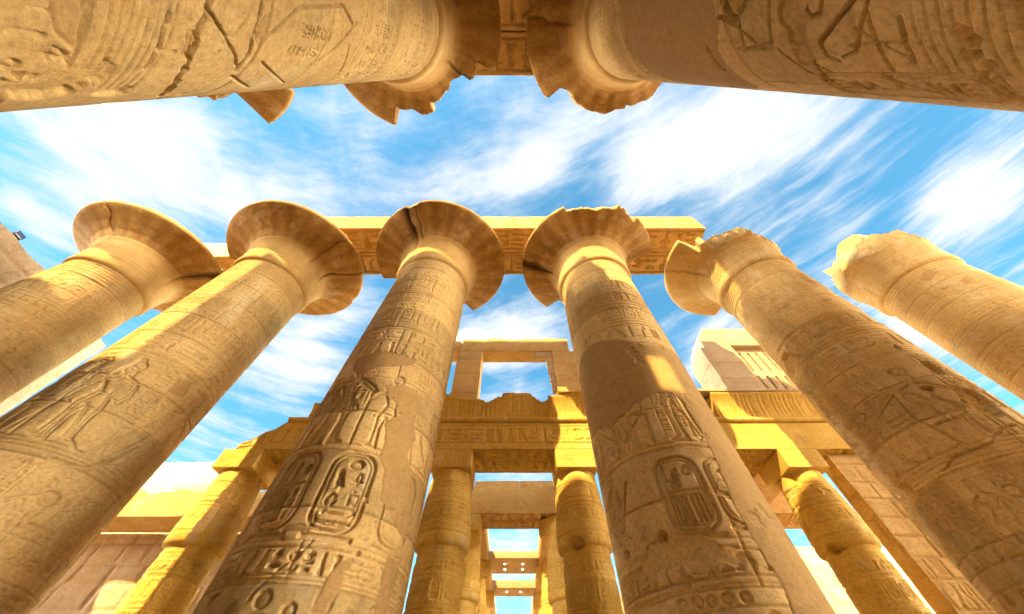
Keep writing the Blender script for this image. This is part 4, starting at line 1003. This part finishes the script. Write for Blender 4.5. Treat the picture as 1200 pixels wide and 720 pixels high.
def rag(z, a=.15, f=1.7, s=0.0):
    def g(x, y=None): return z + a * np.sin(x * f + s) + a * .6 * np.sin(x * f * 2.7 + 1.3 * s) + a * .4 * np.round(np.sin(x * f * 1.3 + 2 * s))
    return g
def left_top(x, y):
    return np.where(x < -10.9, 10.3 + np.clip((x + 12.5) / 1.6, 0, 1) * 1.2 + .06 * np.sin(x * 9), ZTOR)
entablature(-12.5, -5.0, 'side entablature at the left, sloping down to a ragged end over a bud column', 501, left_top, (-10.9, -5.0), [(-10.1, -5.0, lambda x: 12.55 + .12 * np.round(np.sin(x * 1.9)) , .0)])
entablature(-4.98, 4.98, 'sunlit yellow side entablature over the central passage, its cornice chipped along the top', 511, None, (None, None),
            [(-4.98, -1.45, lambda x: 12.85 + .12 * np.sin(x * 3.1) - .3 * np.clip((x + 2.4) / .9, 0, 1), .0), (-1.44, 1.75, lambda x: np.interp(x, [-1.44, -.75, -.62, -.55, .08, .12, .80, .86, 1.40, 1.75], [12.60, 12.90, 12.84, 13.06, 13.10, 13.04, 13.08, 12.98, 12.66, 12.74]) + .015 * np.sin(x * 31), .10), (1.76, 4.98, lambda x: 12.95 + .08 * np.sin(x * 2.3), .0)])
entablature(5.0, 17.5, 'side entablature at the right with a straight cornice edge, under the slotted window grille', 521, None, (None, None),
            [(5.0, 8.6, lambda x: 13.05 + 0 * x, .0), (8.62, 10.1, lambda x: 12.9 + 0 * x, .30), (10.12, 17.5, lambda x: 13.05 + .03 * np.sin(x), .02)], face_text=False)
# slab edge over the right cornice
o = block('cornice_slab', 8.0, 17.5, Y0 - .42, Y0 + 1.9, 13.08, 13.24, M_PALE, None, .4, .01, .05, seed=531)
tag(o, 'thin flat slab along the right cornice, below the slotted window grille', 'slab')

# ---------------------------------------------------------------- clerestory
YC = 14.05
def clerestory():
    o = empty('clerestory_window', (0, YC, 13.0), 'tall open window frame of blocks above the sunlit yellow entablature, sky showing through', 'window frame')
    def jamb(x0, x1, zs, seed):
        for k, (a, b) in enumerate(zip(zs[:-1], zs[1:])): block('jamb_block', x0 + .02 * (k % 2), x1 - .015 * ((k + 1) % 2), YC, YC + 1.0, a + .004, b - .004, M_BEAM, o, .14, .012, .05, seed=seed + k)
    jamb(-3.42, -1.93, [12.6, 13.55, 14.9, 16.05, 16.8], 551)
    jamb(2.36, 3.72, [12.6, 13.7, 14.75, 15.7, 16.8], 561)
    block('lintel', -3.3, 3.45, YC, YC + 1.0, 16.81, 17.95, M_BEAM, o, .25, .012, .06, seed=571)
    block('lintel', -6.6, -3.35, YC + .02, YC + 1.0, 16.85, 17.80, M_BEAM, o, .25, .012, .06, seed=572)
    block('grille_remnant', 1.3, 2.34, YC + .05, YC + .32, 16.35, 16.79, M_PALE, o, .12, .01, .05, seed=573)
    for k in range(4): block('grille_remnant', 2.12 - .05 * k, 2.345, YC + .06, YC + .3, 13.7 + k * .66, 14.34 + k * .66, M_PALE, o, .12, .01, .05, seed=574 + k)
    block('sill', -1.9, 2.33, YC, YC + 1.0, 12.5, 13.0, M_SIDE, o, .2, .02, .1, top=lambda x, y: 12.95 + .12 * np.sin(x * 2.1 + .4) + .05 * np.sin(x * 7), seed=579)
clerestory()
loose(-1.35, YC + .5, 17.95, .62, .7, .28, 'squared stone on the lintel of the open window frame, leftmost of three', 581)
loose(.95, YC + .45, 17.95, .75, .7, .16, 'flat stone on the lintel of the open window frame, middle of three', 582)
loose(2.45, YC + .45, 17.95, .72, .7, .22, 'squared stone on the lintel of the open window frame, rightmost of three', 583)
loose(2.95, Y0 - .12, 13.0, 1.35, .7, .32, 'bright squared slab on the cornice at the foot of the right window jamb', 584)
def grille():
    x0, x1, y0, y1, z0, z1 = 11.65, 19.2, 14.0, 15.9, 13.25, 19.0
    o = empty('window_grille', ((x0 + x1) / 2, y0, z0), 'pale slotted stone window grille between block piers on the right cornice', 'window grille')
    zs = [13.25, 14.5, 15.75, 17.05]
    for k, (a, b) in enumerate(zip(zs[:-1], zs[1:])): block('pier_block', x0 + .015 * (k % 2), 13.7, y0, y1, a + .004, b - .004, M_PALE, o, .2, .012, .05, seed=601 + k)
    block('pier_block', x0 + .35, 13.7, y0 + .03, y1, 17.06, 18.95, M_PALE, o, .2, .05, .3, seed=607, top=lambda x, y: np.where(x < 12.5, 17.9 + (x - 12) * 1.6, 18.95))
    block('lintel', 13.71, x1, y0 + .01, y1, 17.3, 18.95, M_PALE, o, .3, .012, .06, seed=608)
    # the slab with two rows of upright slots: stiles, rails and bars
    sx0, yb = 13.72, y0 + .32
    V, Q = [], []
    def bx(a, b, c, d):
        i = len(V); t = .3
        for (x, y, z) in ((a, yb, c), (b, yb, c), (b, yb, d), (a, yb, d), (a, yb + t, c), (b, yb + t, c), (b, yb + t, d), (a, yb + t, d)): V.append((x, y, z))
        for q in ((0, 1, 2, 3), (5, 4, 7, 6), (4, 0, 3, 7), (1, 5, 6, 2), (3, 2, 6, 7), (4, 5, 1, 0)): Q.append([i + k for k in q])
    rows = ((13.5, 15.0), (15.35, 16.95)); pitch, sw = .52, .17
    ncol = int((x1 - sx0) / pitch)
    for zb, zt in ((13.25, 13.5), (15.0, 15.35), (16.95, 17.29)): bx(sx0, x1, zb, zt)
    for zb, zt in rows:
        for k in range(ncol + 1):
            a = sx0 + k * pitch; bx(a, min(a + pitch - sw, x1), zb, zt)
    mesh_np('slotted_slab', np.array(V) - np.array(o.location), np.array(Q), M_PALE, o, False, {'mortar': np.zeros(len(V))})
grille()

# ---------------------------------------------------------------- deeper rows of the aisle
Y2 = 20.0
def cross(x0, x1, y0, y1, z0, z1, label, seed, mat=None, text=True, top=None):
    f = {}
    if text:
        s = Relief(x1 - x0, y0, y1, .05, seed, False); m = (y0 + y1) / 2
        s.band(y0 + .15, m - .1, -(x1 - x0) / 2 + .1, (x1 - x0) / 2 - .1, .12); s.band(m + .1, y1 - .15, -(x1 - x0) / 2 + .1, (x1 - x0) / 2 - .1, .12); f['-z'] = s
    o = block('cross_beam', x0, x1, y0, y1, z0, z1, mat or M_BEAM, None, .2, .015, .07, f, top, seed)
    return tag(o, label, 'beam', 'beams of the aisle roof')
cross(-4.6, 4.6, Y2, Y2 + 2.05, ZAR, 11.5, 'beam across the central passage behind the yellow entablature, cracked course on top', 621)
def cap_course(x0, x1, seed, label):
    o = block('coping_block', x0, x1, Y2 + .05, Y2 + 1.6, 11.51, 11.93, M_BEAM, None, .15, .02, .1, seed=seed)
    tag(o, label, 'stone', 'coping blocks on the second passage beam')
cap_course(-2.3, .32, 631, 'long coping block on the second passage beam, left piece'); cap_course(.35, 3.0, 633, 'long coping block on the second passage beam, right piece')
cross(-31, -8.0, Y2, Y2 + 2.05, 9.95, 11.35, 'pale beam at the lower left beside the far left bud column, rubble on top', 641, M_BEAM, False, rag(11.3, .07, 1.9))
cross(7.0, 17.5, Y2, Y2 + 2.05, ZAR, 11.5, 'beam deep in the right aisle behind the chipped collar column', 643)
def long_beam(x, w, y0, y1, z0, z1, label, seed, mat=None):
    o = block('aisle_beam', x - w / 2, x + w / 2, y0, y1, z0, z1, mat or M_BEAM, None, .3, .015, .06, seed=seed)
    return tag(o, label, 'beam', 'beams of the aisle roof')
long_beam(-2.68, 1.95, Y2 + 2.1, 46, ZAR, 11.3, 'long beam running back along the left of the central passage', 651)
long_beam(2.68, 1.95, Y2 + 2.1, 46, ZAR, 11.3, 'long beam running back along the right of the central passage', 653)
long_beam(12.8, 2.0, Y1 + .05, Y2 - .05, ZAR, 11.4, 'dark underside beam behind the chipped collar column', 655)
long_beam(7.6, 2.0, Y1 + .05, Y2 - .05, ZAR, 11.4, 'beam running back behind the mortar banded column', 657)
def roof_slab(x0, x1, y0, y1, label, seed):
    o = block('roof_slab', x0, x1, y0, y1, 11.55, 12.1, M_BEAM, None, .4, .02, .08, seed=seed); tag(o, label, 'slab', 'roof slabs over the right aisle')
roof_slab(6.9, 11.0, 15.9, 21.9, 'roof slab over the right aisle, hidden end behind the mortar banded column', 661)
roof_slab(11.05, 17.4, 15.9, 19.6, 'roof slab over the right aisle, dark underside above the chipped collar column', 663)
def modern(y0, y1, z1, lamps, label, seed):
    o = empty('rendered_beam', (0, y0, ZAR), label, 'beam', 'beams of the aisle roof')
    block('beam', -1.68, 1.68, y0, y1, ZAR + .05, z1, M_CONC, o, .3, .004, .01, seed=seed)
    for (x, y) in lamps:
        t = np.linspace(0, 2 * math.pi, 20, endpoint=False)
        rad = np.array([.001, .05, .065, .065])[:, None] * np.ones((1, 20)); zz = np.array([-.02, -.02, -.025, .0])[:, None] * np.ones((1, 20)) + .045
        V = lathe_grid(None, t, rad, zz); V[:, 0] += x; V[:, 1] += y - y0
        mesh_np('recessed_lamp', V, grid_quads(4, 20, True), M_LED, o, True)
modern(26.6, 29.5, 10.58, [(-.62, 27.6), (.62, 27.6), (-.62, 28.6), (.62, 28.6)], 'smooth modern beam across the passage with four small white lamps underneath', 671)
modern(32.5, 34.6, 10.66, [(-.55, 33.4), (.55, 33.4)], 'smooth modern beam farthest down the passage with two small white lamps underneath', 673)

# ---------------------------------------------------------------- walls round the hall
def wall_field(L, z0, z1, seed, res=.06, course=.95, wd=(1.0, 2.2)):
    r = Relief(L, z0, z1, res, seed, False)
    z = z0 + course; prev = z0
    while prev < z1:
        u = -L / 2 + r.py.uniform(0, 1.5)
        r.cut([(-L / 2, z), (L / 2, z)], max(.04, res), .06)
        while u < L / 2:
            r.cut([(u, prev), (u, z)], max(.035, res * .9), .05); u += r.py.uniform(*wd)
        prev = z; z += course * r.py.uniform(.85, 1.15)
    r.erode(.5, .34, .05); r.erode(1.5, .5, .05); r.holes([(r.py.uniform(-L / 2, L / 2), r.py.uniform(z0, z1), r.py.uniform(.08, .16)) for _ in range(int(L * .6))]); r.wear(.05); return r
def wall(name, x0, x1, y0, y1, z1, side, mat, label, seed, top=None, res=.07, cat='wall'):
    L = (x1 - x0) if 'y' in side else (y1 - y0)
    f = {side: wall_field(L, 0, z1, seed, res)}
    if cat == 'pier': f['-y'] = wall_field(x1 - x0, 0, z1, seed + 1, .035, .72, (.5, 1.2)); f['-y'].scene(4.2, 6.4, -1.6, 1.6, .04)
    o = block(name, x0, x1, y0, y1, 0, z1, mat, None, .5, .03, .12, f, top, seed)
    return tag(o, label, cat)
wall('pylon_wall', -31, -26, -6, 14.2, 17.7, '+x', M_PALE, 'tall pale wall behind the leftmost column, a floodlight on its top', 701, lambda x, y: 17.7 - .25 * np.floor(np.clip((y - 8.2) * .8, 0, 1) + .0) + .05 * np.sin(y * 3), .09)
wall('enclosure_wall', -34, -9.3, 22.12, 24.5, 9.93, '-y', M_PALE, 'pale pinkish wall at the lower left under the pale beam', 703, None, .09)
wall('ruined_wall', -40, -19.2, 25.5, 28, 17.5, '-y', M_PALE, 'stepped ruin of pale blocks rising left behind the pale beam', 705, lambda x, y: np.where(x > -20.6, 13.0, np.where(x > -21.6, 13.9, np.where(x > -22.6, 14.9, 16.2))), .12)
wall('far_wall', 17, 60, 25, 28, 10.3, '-y', M_PALE, 'pale far wall seen at the lower right beside the dark masonry pier', 707, None, .12)
wall('far_wall', 5.5, 16.8, 30, 32, 9.2, '-y', M_PALE, 'pale far wall glimpsed between the mortar banded column and the chipped collar column', 709, None, .12)
wall('masonry_pier', 14.25, 17.6, 14.2, 14.95, 10.1, '-x', M_SHAFT, 'weathered block pier between the chipped collar column and the gouged column', 711, None, .05, 'pier')

def floodlight():
    x, y, z = -26.3, 6.95, 17.6
    o = empty('floodlight', (x, y, z), 'small dark blue floodlight on top of the tall pale wall at the left edge', 'floodlight', None, R(90))
    def bx(nm, w, d, h, c, rx, mat, par):
        V = np.array([(sx_ * w / 2, sy_ * d / 2, sz_ * h / 2) for sx_ in (-1, 1) for sy_ in (-1, 1) for sz_ in (-1, 1)])
        ca, sa = math.cos(rx), math.sin(rx); V = np.stack([V[:, 0], V[:, 1] * ca - V[:, 2] * sa, V[:, 1] * sa + V[:, 2] * ca], -1) + np.array(c)
        Q = np.array([(0, 1, 3, 2), (4, 6, 7, 5), (0, 4, 5, 1), (2, 3, 7, 6), (0, 2, 6, 4), (1, 5, 7, 3)])
        ob = mesh_np(nm, V, Q, mat, par, False)
        bv = ob.modifiers.new('bevel', 'BEVEL'); bv.width = .015; bv.segments = 2; return ob
    bx('post', .06, .06, .3, (0, 0, .15), 0, M_METAL, o); bx('bracket', .5, .05, .05, (0, 0, .3), 0, M_METAL, o)
    h = bx('lamp_head', .42, .2, .34, (0, 0, .48), R(-25), M_METAL, o)
    bx('lens', .34, .02, .26, (0, -.115, .435), R(-25), M_GLASS, h)
floodlight()
